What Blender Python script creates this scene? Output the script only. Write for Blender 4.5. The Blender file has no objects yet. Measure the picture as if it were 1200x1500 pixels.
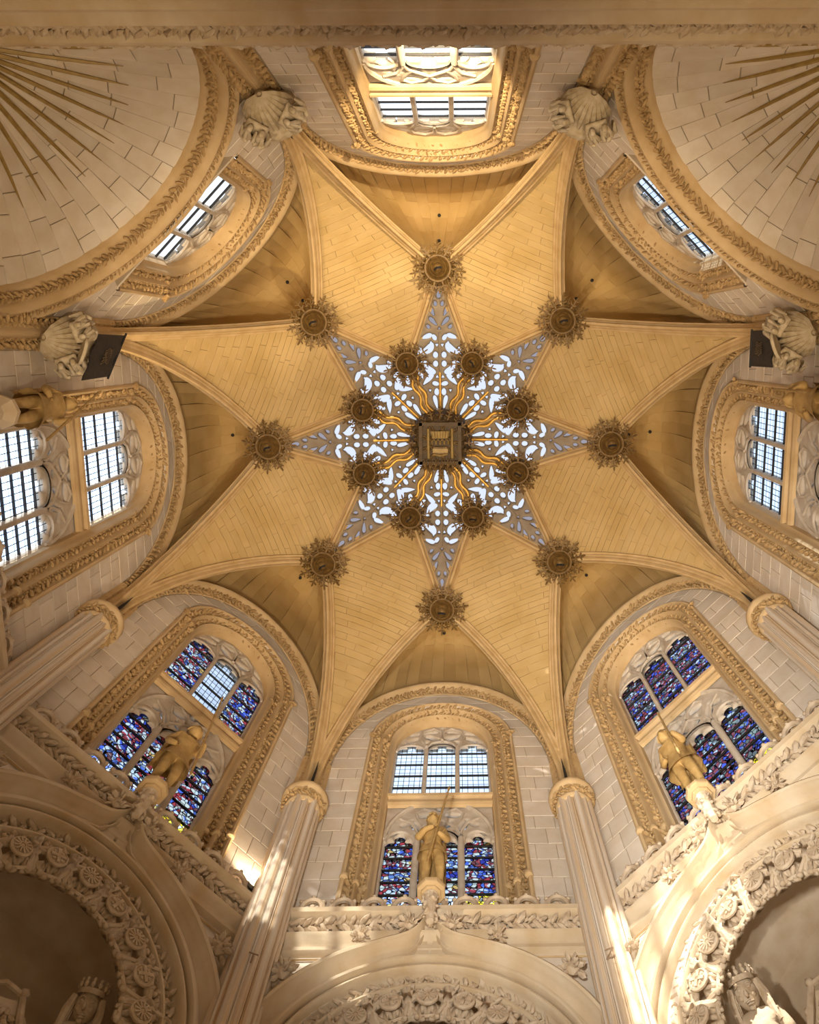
import bpy, bmesh, math, random
import numpy as np
from math import sin, cos, pi, sqrt, radians as rad
from mathutils import Vector, Matrix, Quaternion
random.seed(7)
scene = bpy.context.scene
COL = scene.collection

# ------------------------------------------------------------------ camera
F, PX, PY = 1284.67, 682.91, 750.0
TILT, ROLL, YAW = .1881, -.0615, -.0537
def setup_camera():
    right = Vector((cos(YAW), sin(YAW), 0)); fw = Vector((-sin(YAW), cos(YAW), 0)); zz = Vector((0, 0, 1))
    view = fw*sin(TILT) + zz*cos(TILT); up = -fw*cos(TILT) + zz*sin(TILT)
    r2 = right*cos(ROLL) + up*sin(ROLL); u2 = -right*sin(ROLL) + up*cos(ROLL)
    cam = bpy.data.cameras.new('camera'); ob = bpy.data.objects.new('camera', cam); COL.objects.link(ob)
    m = Matrix((r2, u2, -view)).transposed().to_4x4(); m.translation = Vector((.472, -2.7636, 0))
    ob.matrix_world = m
    cam.sensor_fit = 'HORIZONTAL'; cam.sensor_width = 36; cam.lens = F/1200*36
    cam.shift_x = (600-PX)/1200; cam.shift_y = (PY-750)/1200; cam.clip_end = 300; cam.clip_start = .05
    scene.camera = ob
setup_camera()
# ------------------------------------------------------------------ sky, lights, exposure
scene.view_settings.view_transform = 'Standard'; scene.view_settings.look = 'None'
scene.view_settings.exposure = 0.0; scene.view_settings.gamma = 1; scene.view_settings.use_curve_mapping = False
FLOOR = -1.6
world = bpy.data.worlds.new('sky'); scene.world = world; world.use_nodes = True
def setup_world():
    nt = world.node_tree; nt.nodes.clear()
    out = nt.nodes.new('ShaderNodeOutputWorld'); bg = nt.nodes.new('ShaderNodeBackground')
    bg.inputs['Color'].default_value = (.80, .88, 1.0, 1); bg.inputs['Strength'].default_value = 3.4
    nt.links.new(bg.outputs[0], out.inputs[0])
setup_world()
def point_light(name, loc, power, col, radius=.3):
    l = bpy.data.lights.new(name, 'POINT'); l.energy = power; l.color = col; l.shadow_soft_size = radius
    o = bpy.data.objects.new(name, l); COL.objects.link(o); o.location = loc; return o
def spot_light(name, loc, target, power, col, angle, radius=.15, blend=.6):
    l = bpy.data.lights.new(name, 'SPOT'); l.energy = power; l.color = col; l.shadow_soft_size = radius
    l.spot_size = rad(angle); l.spot_blend = blend
    o = bpy.data.objects.new(name, l); COL.objects.link(o); o.location = loc
    o.rotation_euler = (Vector(target)-Vector(loc)).to_track_quat('-Z', 'Y').to_euler(); return o
WARM = (1, .80, .56); NEUT = (1, .90, .76)
# unseen fill lights added low down for vault, walls and arches (the floodlights on the cornice are built further down)
for (x, y, p, c) in [(-1.8, -.6, 6300, WARM), (2.0, -.8, 5600, WARM), (.2, 2.2, 6800, WARM)]:
    spot_light('vault_fill_light', (x, y, -1.0), (x*.4, y*.3, 24), p, c, 51, .25, .5)  # unseen fill added to light the vault from below
for (x, y, p, c) in [(-3.0, -2.6, 190, (1, .74, .42)), (3.4, -2.6, 190, (1, .74, .42)), (3.4, 2.6, 170, NEUT)]:
    point_light('standing_lamp_light', (x, y, 1.0), p, c, .45)  # unseen soft fill added for the lower walls
spot_light('picture_lamp_light', (-3.0, -3.0, 1.2), (5.6, 5.4, 11.6), 5500, (1, .94, .85), 30, .3, .9)  # unseen fill added to brighten the lower right arch
for sx in (-1, 1):
    spot_light('wall_fill_light', (-sx*2.2, 3.0, .6), (sx*5.7, -5.9, 16.6), 4200, (1, .76, .46), 30, .3, .9)  # unseen fill added to warm the squinches
spot_light('wall_fill_light', (-.5, -4.6, .4), (2.0, 7.2, 18.0), 10500, (1, .95, .87), 38, .3, .9)  # unseen fill added to lift the east wall
spot_light('wall_fill_light', (-2.5, -3.4, .4), (6.9, 4.2, 18.0), 8000, (1, .95, .87), 32, .3, .9)  # unseen fill added to lift the walls on the right
def sun_light():
    l = bpy.data.lights.new('sun', 'SUN'); l.energy = 12.0; l.color = (1, .95, .86); l.angle = rad(.6)
    o = bpy.data.objects.new('sun', l); COL.objects.link(o); o.location = (-10, -40, 40)
    o.rotation_euler = Vector((3.8, 13.8, -8.2)).to_track_quat('-Z', 'Y').to_euler()
sun_light()

# ------------------------------------------------------------------ materials
MATS = {}
def mat(name, col, col2=None, rough=.85, scale=2.5, bump=.15, bscale=18, metal=0, rnd=0.0, streak=None):
    m = bpy.data.materials.new(name); m.use_nodes = True; nt = m.node_tree; N = nt.nodes; L = nt.links
    b = N['Principled BSDF']; b.inputs['Roughness'].default_value = rough; b.inputs['Metallic'].default_value = metal
    tc = N.new('ShaderNodeTexCoord'); no = N.new('ShaderNodeTexNoise'); no.inputs['Scale'].default_value = scale
    no.inputs['Detail'].default_value = 5; L.new(tc.outputs['Object'], no.inputs['Vector'])
    if streak:
        mp = N.new('ShaderNodeMapping'); mp.inputs['Scale'].default_value = streak
        L.new(tc.outputs['Object'], mp.inputs['Vector']); L.new(mp.outputs[0], no.inputs['Vector'])
    ramp = N.new('ShaderNodeMix'); ramp.data_type = 'RGBA'
    ramp.inputs['A'].default_value = (*col, 1); ramp.inputs['B'].default_value = (*(col2 or [c*.75 for c in col]), 1)
    mr = N.new('ShaderNodeMapRange'); mr.inputs['From Min'].default_value = .35; mr.inputs['From Max'].default_value = .7
    L.new(no.outputs['Fac'], mr.inputs['Value']); L.new(mr.outputs[0], ramp.inputs['Factor'])
    src = ramp.outputs['Result']
    if rnd:
        oi = N.new('ShaderNodeObjectInfo'); mr2 = N.new('ShaderNodeMapRange')
        mr2.inputs['To Min'].default_value = 1-rnd; mr2.inputs['To Max'].default_value = 1+rnd*.6
        L.new(oi.outputs['Random'], mr2.inputs['Value'])
        hsv = N.new('ShaderNodeHueSaturation'); L.new(mr2.outputs[0], hsv.inputs['Value']); L.new(src, hsv.inputs['Color']); src = hsv.outputs[0]
    L.new(src, b.inputs['Base Color'])
    if bump:
        n2 = N.new('ShaderNodeTexNoise'); n2.inputs['Scale'].default_value = bscale; n2.inputs['Detail'].default_value = 4
        L.new(tc.outputs['Object'], n2.inputs['Vector'])
        bp = N.new('ShaderNodeBump'); bp.inputs['Strength'].default_value = bump; bp.inputs['Distance'].default_value = .03
        L.new(n2.outputs['Fac'], bp.inputs['Height']); L.new(bp.outputs[0], b.inputs['Normal'])
    MATS[name] = m; return m
mat('ashlar', (.69, .61, .51), (.62, .52, .40), rnd=.11)
mat('mortar', (.44, .35, .24))
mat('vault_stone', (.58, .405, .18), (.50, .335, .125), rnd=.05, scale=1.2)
mat('vault_mortar', (.46, .32, .14), (.40, .27, .11))
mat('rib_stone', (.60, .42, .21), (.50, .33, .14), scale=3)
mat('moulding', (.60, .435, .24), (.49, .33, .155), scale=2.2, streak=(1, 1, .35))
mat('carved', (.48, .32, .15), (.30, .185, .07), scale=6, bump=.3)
mat('pale_moulding', (.64, .53, .38), (.53, .39, .23), scale=2, streak=(1, 1, .3))
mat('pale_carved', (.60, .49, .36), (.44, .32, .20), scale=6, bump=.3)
mat('tracery_stone', (.58, .51, .42), (.47, .38, .28), scale=4)
mat('star_stone', (.33, .27, .20), (.26, .20, .14), scale=4)  # colour darkened so the star tracery looks less lit
mat('shaft_stone', (.68, .60, .50), (.56, .38, .20), scale=1.6, streak=(5, 5, .10))
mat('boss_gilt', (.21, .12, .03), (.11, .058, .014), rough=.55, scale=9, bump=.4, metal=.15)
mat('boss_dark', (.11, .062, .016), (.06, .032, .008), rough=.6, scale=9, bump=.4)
mat('gilding', (.60, .34, .05), (.42, .22, .03), rough=.45, scale=8, metal=.45)
mat('ray_gilt', (.36, .24, .07), (.26, .16, .04), rough=.5, scale=8, metal=.1)
mat('statue_paint', (.46, .30, .11), (.32, .19, .06), rough=.7, scale=7, bump=.25)
mat('corbel_stone', (.50, .41, .28), (.36, .27, .15), scale=7, bump=.35)
mat('iron', (.015, .013, .012), rough=.7)
mat('banner_cloth', (.035, .024, .016), (.02, .013, .009), rough=.9, scale=14)
mat('banner_print', (.10, .065, .03), (.05, .03, .015), rough=.8)
mat('mark', (.30, .20, .12), bump=0)
mat('floor_stone', (.45, .38, .29), (.36, .28, .2))
mat('niche_stone', (.58, .48, .36), (.48, .37, .25), rnd=.08)
mat('lamp_body', (.03, .03, .03), rough=.5)

def glass(name, kind, tint=1.0):
    m = bpy.data.materials.new(name); m.use_nodes = True; nt = m.node_tree; N = nt.nodes; L = nt.links; N.clear()
    out = N.new('ShaderNodeOutputMaterial'); tc = N.new('ShaderNodeTexCoord'); oi = N.new('ShaderNodeObjectInfo')
    tr = N.new('ShaderNodeBsdfTransparent'); df = N.new('ShaderNodeBsdfDiffuse'); df.inputs[0].default_value = (.012, .01, .012, 1)
    mix = N.new('ShaderNodeMixShader'); L.new(tr.outputs[0], mix.inputs[1]); L.new(df.outputs[0], mix.inputs[2]); L.new(mix.outputs[0], out.inputs[0])
    if kind == 'single':
        tr.inputs[0].default_value = (*tint, 1); mix.inputs[0].default_value = .0; MATS[name] = m; return m
    if kind == 'plain':
        tr.inputs[0].default_value = (*[v**.5 for v in tint], 1); mix.inputs[0].default_value = .0; MATS[name] = m; return m
    sh = N.new('ShaderNodeVectorMath'); sh.operation = 'MULTIPLY_ADD'
    cmb = N.new('ShaderNodeCombineXYZ')
    for i in range(3): L.new(oi.outputs['Random'], cmb.inputs[i])
    L.new(cmb.outputs[0], sh.inputs[0]); sh.inputs[1].default_value = (37, 0, 91); L.new(tc.outputs['Object'], sh.inputs[2])
    if kind == 'clear':                      # rectangular quarries in lead
        br = N.new('ShaderNodeTexBrick'); br.offset = 0
        mp = N.new('ShaderNodeMapping'); mp.inputs['Rotation'].default_value = (rad(90), 0, 0)
        L.new(tc.outputs['Object'], mp.inputs['Vector']); L.new(mp.outputs[0], br.inputs['Vector'])
        br.inputs['Scale'].default_value = 1; br.inputs['Brick Width'].default_value = .135; br.inputs['Row Height'].default_value = .21
        br.inputs['Mortar Size'].default_value = .007; br.inputs['Mortar Smooth'].default_value = .2
        br.inputs['Color1'].default_value = (sqrt(.62*tint), sqrt(.70*tint), sqrt(.80*tint), 1); br.inputs['Color2'].default_value = (sqrt(.50*tint), sqrt(.58*tint), sqrt(.70*tint), 1)
        L.new(br.outputs['Color'], tr.inputs[0]); L.new(br.outputs['Fac'], mix.inputs[0])
    else:                                    # figured glass: pieces of many colours between lead lines
        vo = N.new('ShaderNodeTexVoronoi'); vo.inputs['Scale'].default_value = 9.5; L.new(sh.outputs[0], vo.inputs['Vector'])
        ve = N.new('ShaderNodeTexVoronoi'); ve.feature = 'DISTANCE_TO_EDGE'; ve.inputs['Scale'].default_value = 9.5; L.new(sh.outputs[0], ve.inputs['Vector'])
        no = N.new('ShaderNodeTexNoise'); no.inputs['Scale'].default_value = 1.9; no.inputs['Detail'].default_value = 1; L.new(sh.outputs[0], no.inputs['Vector'])
        sp = N.new('ShaderNodeSeparateColor'); L.new(vo.outputs['Color'], sp.inputs[0])
        ma = N.new('ShaderNodeMath'); ma.operation = 'MULTIPLY_ADD'; L.new(sp.outputs[0], ma.inputs[0]); ma.inputs[1].default_value = .62
        mb = N.new('ShaderNodeMath'); mb.operation = 'MULTIPLY_ADD'; L.new(no.outputs['Fac'], mb.inputs[0]); mb.inputs[1].default_value = 1.5; mb.inputs[2].default_value = -.56
        L.new(mb.outputs[0], ma.inputs[2])
        cr = N.new('ShaderNodeValToRGB'); cr.color_ramp.interpolation = 'CONSTANT'; L.new(ma.outputs[0], cr.inputs[0])
        if kind == 'figure': pal = [(0, (.015, .02, .13)), (.16, (.03, .06, .25)), (.25, (.22, .27, .30)), (.40, (.15, .02, .025)), (.50, (.07, .03, .035)), (.58, (.24, .27, .25)), (.70, (.02, .03, .10)), (.76, (.05, .09, .22)), (.83, (.26, .28, .27)), (.93, (.22, .15, .05))]
        elif kind == 'dark': pal = [(0, (.012, .016, .10)), (.16, (.03, .05, .24)), (.27, (.10, .03, .04)), (.40, (.05, .06, .06)), (.54, (.20, .25, .30)), (.63, (.12, .025, .03)), (.75, (.03, .05, .20)), (.88, (.10, .13, .12))]
        elif kind == 'yellow': pal = [(0, (.36, .40, .45)), (.2, (.55, .40, .02)), (.45, (.60, .52, .05)), (.65, (.12, .10, .02)), (.78, (.30, .33, .10)), (.9, (.10, .12, .35))]
        else: pal = [(0, (.30, .36, .45)), (.25, (.42, .48, .55)), (.45, (.10, .16, .42)), (.55, (.36, .42, .46)), (.75, (.24, .04, .05)), (.85, (.35, .30, .12))]
        el = cr.color_ramp.elements
        for i, (p, c) in enumerate(pal):
            e = el[i] if i < 2 else el.new(p)
            e.position = p; e.color = (*[sqrt(v*tint) for v in c], 1)
        L.new(cr.outputs[0], tr.inputs[0])
        lt = N.new('ShaderNodeMath'); lt.operation = 'LESS_THAN'; lt.inputs[1].default_value = .05; L.new(ve.outputs['Distance'], lt.inputs[0]); L.new(lt.outputs[0], mix.inputs[0])
    MATS[name] = m; return m
glass('glass_clear', 'clear', .62); glass('glass_bright', 'clear', 1.15); glass('glass_figure', 'figure'); glass('glass_dark', 'dark', 1.1)
glass('glass_yellow', 'yellow'); glass('glass_border', 'border'); glass('glass_blue', 'clear', .42)
glass('glass_lantern', 'single', (.29, .29, .31)); glass('glass_tip_shade', 'single', (.13, .115, .12)); glass('glass_bit', 'plain', (.26, .27, .30)); glass('glass_white', 'plain', (.8, .8, .78)); glass('glass_milky', 'plain', (.40, .40, .39))

# ------------------------------------------------------------------ mesh helpers
ICO_V, ICO_F = [], []
def _ico():
    bm = bmesh.new(); bmesh.ops.create_icosphere(bm, subdivisions=1, radius=1)
    bm.verts.ensure_lookup_table()
    for v in bm.verts: ICO_V.append(v.co.copy())
    for f in bm.faces: ICO_F.append([v.index for v in f.verts])
    bm.free()
_ico()
OCT_V = [Vector(c) for c in ((1,0,0),(-1,0,0),(0,1,0),(0,-1,0),(0,0,1),(0,0,-1))]
OCT_F = [(0,2,4),(2,1,4),(1,3,4),(3,0,4),(2,0,5),(1,2,5),(3,1,5),(0,3,5)]
class MB:
    def __init__(s): s.v = []; s.f = []
    def add(s, vs, fs):
        n = len(s.v); s.v.extend(tuple(v) for v in vs); s.f.extend([tuple(i+n for i in f) for f in fs]); return s
    def grid(s, rows, cu=False, cv=False):
        n = len(s.v); R = len(rows); K = len(rows[0])
        for r in rows: s.v.extend(tuple(p) for p in r)
        for i in range(R if cv else R-1):
            for j in range(K if cu else K-1):
                s.f.append((n+i*K+j, n+i*K+(j+1) % K, n+((i+1) % R)*K+(j+1) % K, n+((i+1) % R)*K+j))
        return s
    def tube(s, path, r, n=6, cap=True, flat=1.0):
        path = [Vector(p) for p in path]; rows = []; up = None
        for i, p in enumerate(path):
            t = (path[min(i+1, len(path)-1)]-path[max(i-1, 0)]).normalized()
            if up is None: up = Vector((0, 0, 1)) if abs(t.z) < .9 else Vector((1, 0, 0))
            a = t.cross(up).normalized(); b = a.cross(t).normalized(); up = b
            rr = r[i] if isinstance(r, (list, tuple)) else r
            rows.append([p+a*rr*cos(2*pi*k/n)+b*rr*flat*sin(2*pi*k/n) for k in range(n)])
        b0 = len(s.v); s.grid(rows, cu=True)
        if cap:
            s.f.append(tuple(b0+k for k in range(n))); e = b0+(len(path)-1)*n; s.f.append(tuple(e+k for k in reversed(range(n))))
        return s
    def ico(s, c, sc, q=None, octa=False):
        c = Vector(c); vs = []
        for v in (OCT_V if octa else ICO_V):
            w = Vector((v.x*sc[0], v.y*sc[1], v.z*sc[2]))
            if q: w = q @ w
            vs.append(c+w)
        return s.add(vs, OCT_F if octa else ICO_F)
    def box(s, c, sz, q=None):
        c = Vector(c); vs = []
        for x in (-.5, .5):
            for y in (-.5, .5):
                for z in (-.5, .5):
                    w = Vector((x*sz[0], y*sz[1], z*sz[2]))
                    if q: w = q @ w
                    vs.append(c+w)
        return s.add(vs, [(0,1,3,2),(4,6,7,5),(0,4,5,1),(2,3,7,6),(0,2,6,4),(1,5,7,3)])
    def lathe(s, prof, n=16, c=(0,0,0), a0=0.0):
        c = Vector(c); rows = [[c+Vector((r*cos(a0+2*pi*k/n), r*sin(a0+2*pi*k/n), z)) for k in range(n)] for r, z in prof]
        b0 = len(s.v); s.grid(rows, cu=True); s.f.append(tuple(b0+k for k in range(n))); e = b0+(len(prof)-1)*n; s.f.append(tuple(e+k for k in range(n))); return s
    def prism(s, poly, fn, lo, hi):
        n = len(poly); vs = [fn(p, lo) for p in poly]+[fn(p, hi) for p in poly]
        fs = [tuple(range(n)), tuple(range(n, 2*n))]+[(i, (i+1) % n, n+(i+1) % n, n+i) for i in range(n)]
        return s.add(vs, fs)
    def xf(s, M):
        s.v = [tuple(M @ Vector(p)) for p in s.v]; return s
    def mesh(s, name, m, smooth=False, recalc=True):
        me = bpy.data.meshes.new(name); me.from_pydata(s.v, [], s.f)
        if recalc:
            bm = bmesh.new(); bm.from_mesh(me); bmesh.ops.recalc_face_normals(bm, faces=bm.faces); bm.to_mesh(me); bm.free()
        me.materials.append(MATS[m])
        if smooth:
            me.polygons.foreach_set('use_smooth', [True]*len(me.polygons))
            if smooth != 'all':
                try: me.set_sharp_from_angle(angle=rad(45))
                except Exception: pass
        return me
    def obj(s, name, m, parent=None, smooth=False, stuff=False, loc=None):
        return put(name, s.mesh(name, m, smooth), parent, stuff, loc)
def put(name, me, parent=None, stuff=False, loc=None):
    o = bpy.data.objects.new(name, me); COL.objects.link(o); o.parent = parent
    if stuff: o['kind'] = 'stuff'
    if loc: o.location = loc
    return o
def tag(o, label, cat=None, group=None, kind=None):
    o['label'] = label
    if cat: o['category'] = cat
    if group: o['group'] = group
    if kind: o['kind'] = kind
    return o
def empty(name, loc=(0, 0, 0), rz=0):
    o = bpy.data.objects.new(name, None); COL.objects.link(o); o.location = loc; o.rotation_euler.z = rz; o.empty_display_size = .2; return o
def kids(o): return [c for c in bpy.data.objects if c.parent == o]
def copy_tree(o, parent=None, tree=None):
    c = o.copy(); COL.objects.link(c); c.parent = parent
    for ch in o.children: copy_tree(ch, c)
    return c
def rq(): return Quaternion((random.uniform(-1,1), random.uniform(-1,1), random.uniform(-1,1)), random.uniform(0, 6.28))

def fill2d(splines, thick, bevel=.0, res=1):
    """filled plate with holes -> verts (x, y, h) and faces"""
    cu = bpy.data.curves.new('t', 'CURVE'); cu.dimensions = '2D'; cu.fill_mode = 'BOTH'; cu.extrude = thick/2-bevel; cu.bevel_depth = bevel; cu.bevel_resolution = res
    for sp in splines:
        s = cu.splines.new('POLY'); s.points.add(len(sp)-1)
        for p, q in zip(s.points, sp): p.co = (q[0], q[1], 0, 1)
        s.use_cyclic_u = True
    ob = bpy.data.objects.new('t', cu); COL.objects.link(ob)
    dg = bpy.context.evaluated_depsgraph_get(); ev = ob.evaluated_get(dg); me = ev.to_mesh()
    vs = [v.co.copy() for v in me.vertices]; fs = [tuple(p.vertices) for p in me.polygons]
    ev.to_mesh_clear(); bpy.data.objects.remove(ob); bpy.data.curves.remove(cu)
    return vs, fs
def plate(name, splines, thick, bevel, fn, m, parent=None, smooth=True):
    vs, fs = fill2d(splines, thick, bevel); b = MB(); b.add([fn(v) for v in vs], fs)
    me = b.mesh(name, m, smooth, recalc=False); return put(name, me, parent)
def poly_sdf(X, Y, poly):
    """signed distance to a polygon, positive inside"""
    P = np.array(poly, float); d2 = np.full(X.shape, 1e9); ins = np.zeros(X.shape, bool)
    for (x0, y0), (x1, y1) in zip(P, np.roll(P, -1, 0)):
        ex, ey = x1-x0, y1-y0; wx, wy = X-x0, Y-y0; t = np.clip((wx*ex+wy*ey)/max(ex*ex+ey*ey, 1e-12), 0, 1)
        d2 = np.minimum(d2, (wx-ex*t)**2+(wy-ey*t)**2)
        if y0 != y1: ins ^= ((Y < y0) != (Y < y1)) & (X < x0+(Y-y0)*ex/ey)
    return np.where(ins, 1, -1)*np.sqrt(d2)
def field_plate(name, outer, holes, step, thick, c, fn, m, parent=None):
    """pierced stone plate with rounded, moulded bars between its openings"""
    O = np.array(outer); x0, y0 = O.min(0)-step; x1, y1 = O.max(0)+step
    nx, ny = int((x1-x0)/step)+2, int((y1-y0)/step)+2
    xs, ys = x0+step*np.arange(nx), y0+step*np.arange(ny); X, Y = np.meshgrid(xs, ys, indexing='ij')
    f = np.minimum(poly_sdf(X, Y, outer)+c, 9)
    edge = poly_sdf(X, Y, outer)
    for h in holes:
        H = np.array(h); lo, hi = H.min(0)-2*c, H.max(0)+2*c
        i0, i1 = max(0, int((lo[0]-x0)/step)), min(nx, int((hi[0]-x0)/step)+2); j0, j1 = max(0, int((lo[1]-y0)/step)), min(ny, int((hi[1]-y0)/step)+2)
        if i1 <= i0 or j1 <= j0: continue
        f[i0:i1, j0:j1] = np.minimum(f[i0:i1, j0:j1], -poly_sdf(X[i0:i1, j0:j1], Y[i0:i1, j0:j1], h))
    g = np.where(edge > 0, f, np.minimum(f, edge))
    g = np.where(np.abs(g) < 1e-4, 1e-4, g)
    b = MB(); idx = {}; wall = []
    def depth(v): q = min(1.0, max(0.0, v)/c); return -thick/2*(.1+.9*sqrt(1-(1-q)**2))
    def corner(i, j):
        k = (i, j)
        if k not in idx: idx[k] = len(b.v); b.v.append(tuple(fn(Vector((xs[i], ys[j], depth(g[i, j]))))))
        return idx[k]
    def cross(i, j, k, l):
        key = (min((i, j), (k, l)), max((i, j), (k, l)))
        if key not in idx:
            t = g[i, j]/(g[i, j]-g[k, l]); px, py = xs[i]+(xs[k]-xs[i])*t, ys[j]+(ys[l]-ys[j])*t
            idx[key] = len(b.v); b.v.append(tuple(fn(Vector((px, py, depth(0)))))); idx[key, 'b'] = len(b.v); b.v.append(tuple(fn(Vector((px, py, thick/2)))))
        return key
    for i in range(nx-1):
        for j in range(ny-1):
            cs = ((i, j), (i+1, j), (i+1, j+1), (i, j+1)); pos = [g[q] > 0 for q in cs]
            if not any(pos): continue
            if all(pos): b.f.append(tuple(corner(*q) for q in cs)); continue
            poly = []; xr = []
            for q in range(4):
                a_, c_ = cs[q], cs[(q+1) % 4]
                if pos[q]: poly.append(corner(*a_))
                if pos[q] != pos[(q+1) % 4]: key = cross(*a_, *c_); poly.append(idx[key]); xr.append(key)
            if len(poly) >= 3: b.f.append(tuple(poly))
            for q in range(0, len(xr)-1, 2): b.f.append((idx[xr[q]], idx[xr[q+1]], idx[xr[q+1], 'b'], idx[xr[q], 'b']))
    me = b.mesh(name, m, True, recalc=True); return put(name, me, parent)
def skin(verts, edges, radii, root=0, sub=1):
    me = bpy.data.meshes.new('s'); me.from_pydata(verts, edges, [])
    ob = bpy.data.objects.new('s', me); COL.objects.link(ob)
    ob.modifiers.new('k', 'SKIN'); sk = me.skin_vertices[0].data
    for i, r in enumerate(radii):
        sk[i].radius = (r, r) if not isinstance(r, tuple) else r
        sk[i].use_root = (i == root)
    if sub:
        u = ob.modifiers.new('u', 'SUBSURF'); u.levels = sub; u.render_levels = sub
    dg = bpy.context.evaluated_depsgraph_get(); ev = ob.evaluated_get(dg); me2 = ev.to_mesh()
    vs = [v.co.copy() for v in me2.vertices]; fs = [tuple(p.vertices) for p in me2.polygons]
    ev.to_mesh_clear(); bpy.data.objects.remove(ob); bpy.data.meshes.remove(me)
    return vs, fs
def teardrop(cx, cy, L, W, ang, n=14, tip=.5):
    """pointed end towards angle ang (0 = +y)"""
    pts = []
    for k in range(n):
        t = 2*pi*k/n; y = -cos(t)*L/2; w = sin(t)*W/2*(1-tip*(y/L*2*.5+.5)); pts.append((w, y))
    c, s = cos(ang), sin(ang)
    return [(cx+x*c+y*s, cy-x*s+y*c) for x, y in pts]
def bean(cx, cy, L, W, ang, bend=.3, n=16):
    pts = []
    for k in range(n):
        t = 2*pi*k/n; x = cos(t)*L/2; y = sin(t)*W/2*(1-.35*cos(t)) + bend*(x/L*2)**2*W; pts.append((x, y-bend*W*.4))
    c, s = cos(ang), sin(ang)
    return [(cx+x*c-y*s, cy+x*s+y*c) for x, y in pts]
def tri(cx, cy, r, ang=0): return [(cx+r*sin(ang+2*pi*k/3), cy+r*cos(ang+2*pi*k/3)) for k in range(3)]
def mirror(h): return [(-x, y) for x, y in reversed(h)]

def foliage(b, pts, size, step, outn, spread=.5, octa=False):
    """carved leaves along a list of points; outn(i) = direction standing proud"""
    pts = [Vector(p) for p in pts]; acc = 0; 
    seg = [(pts[i+1]-pts[i]).length for i in range(len(pts)-1)]; total = sum(seg); n = max(2, int(total/step)); i = 0; done = 0
    for k in range(n):
        d = (k+.5)/n*total
        while i < len(seg)-1 and done+seg[i] < d: done += seg[i]; i += 1
        t = (d-done)/max(seg[i], 1e-6); p = pts[i].lerp(pts[i+1], t); tg = (pts[i+1]-pts[i]).normalized()
        nn = Vector(outn(i)) if callable(outn) else Vector(outn); nn.normalize(); w = tg.cross(nn).normalized()
        sgn = 1 if k % 2 else -1
        M = Matrix((tg, w, nn)).transposed()
        q = M.to_quaternion() @ Quaternion((0, 0, 1), sgn*random.uniform(.5, 1.2)) @ Quaternion((0, 1, 0), random.uniform(-.5, .5))
        b.ico(p+w*sgn*size*spread*random.uniform(.6, 1.1)+nn*size*.1, (size*random.uniform(.5, .75), size*random.uniform(.18, .3), size*random.uniform(.22, .4)), q, octa)
        q2 = M.to_quaternion() @ Quaternion((0, 0, 1), -sgn*random.uniform(.2, 1.0))
        b.ico(p-w*sgn*size*spread*random.uniform(.3, .9)+nn*size*.15, (size*random.uniform(.3, .45), size*.17, size*.3), q2, True)
    return b

# ------------------------------------------------------------------ plan
R0 = 7.5; HW = R0*math.tan(rad(22.5))
SIDES = [('east', 0), ('southeast', 45), ('south', 90), ('southwest', 135), ('west', 180), ('northwest', -135), ('north', -90), ('northeast', -45)]
WHERE = {'east': 'bottom centre of the picture', 'southeast': 'lower right of the picture', 'south': 'right edge of the picture', 'southwest': 'upper right of the picture',
         'west': 'top centre of the picture', 'northwest': 'upper left of the picture', 'north': 'left edge of the picture', 'northeast': 'lower left of the picture'}
def rz(a): return -rad(a)
def polar(r, a, z=0.0): return Vector((r*sin(rad(a)), r*cos(rad(a)), z))
ZSP, ZBOSS, ZIN, RB, RI = 18.0, 24.95, 26.05, 4.82, 2.44
def W3(s, z, d): return Vector((s, d, z))
def emb(w, u, zb):
    """window reveal: w 0 inner .. 1 outer; u in [0,1] along jamb-arch-jamb; returns (s,z)"""
    hw = 1.25+.55*w; z0 = 22.0-.15*w; b = 1.62+.45*w
    NJ = .3
    if u < NJ: return (-hw, zb+(z0-zb)*u/NJ)
    if u > 1-NJ: return (hw, zb+(z0-zb)*(1-u)/NJ)
    t = (u-NJ)/(1-2*NJ)*pi
    return (-hw*cos(t), z0+b*sin(t))
US = [0, .1, .2] + [.3+.4*k/24 for k in range(25)] + [.8, .9, 1]
def form(a, b, z0, n=32, zb=None):
    pts = [(-a*cos(pi*k/n), z0+b*sin(pi*k/n)) for k in range(n+1)]
    if zb is not None: pts = [(-a, zb)]+pts+[(a, zb)]
    return pts
FA, FB, FZ = 2.78, 4.75, 20.0          # wall arch

# ------------------------------------------------------------------ floor and lower walls
MB().box((0, 0, FLOOR-.15), (26, 26, .3)).obj('floor', 'floor_stone')
tag(bpy.data.objects['floor'], 'stone floor of the chapel below the camera', None, None, 'structure')

def stone_quad(p, n, gap, proud, lift=0.0):
    """p: 4 corners in order, n: direction it faces; returns verts, faces of a block"""
    p = [Vector(x) for x in p]; c = sum(p, Vector())/4
    def ins(x, g):
        d = (c-x); return x+d.normalized()*min(g, d.length*.6)
    lo = [ins(x, gap)-n*.02+n*lift for x in p]; mid = [ins(x, gap)+n*(proud*.55) for x in p]; hi = [ins(x, gap*2.2)+n*proud for x in p]
    vs = lo+mid+hi; fs = [(8, 9, 10, 11)]
    for a in (0, 4):
        for i in range(4): j = (i+1) % 4; fs.append((a+i, a+j, a+4+j, a+4+i))
    return vs, fs
def stone_mesh(p, n, gap, proud, m):
    vs, fs = stone_quad(p, n, gap, proud); b = MB(); b.add(vs, fs)
    me = bpy.data.meshes.new('stone'); me.from_pydata(b.v, [], b.f)
    # orient outward
    me.update()
    if me.polygons[0].normal.dot(n) < 0: me.flip_normals()
    me.materials.append(MATS[m]); return me

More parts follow.
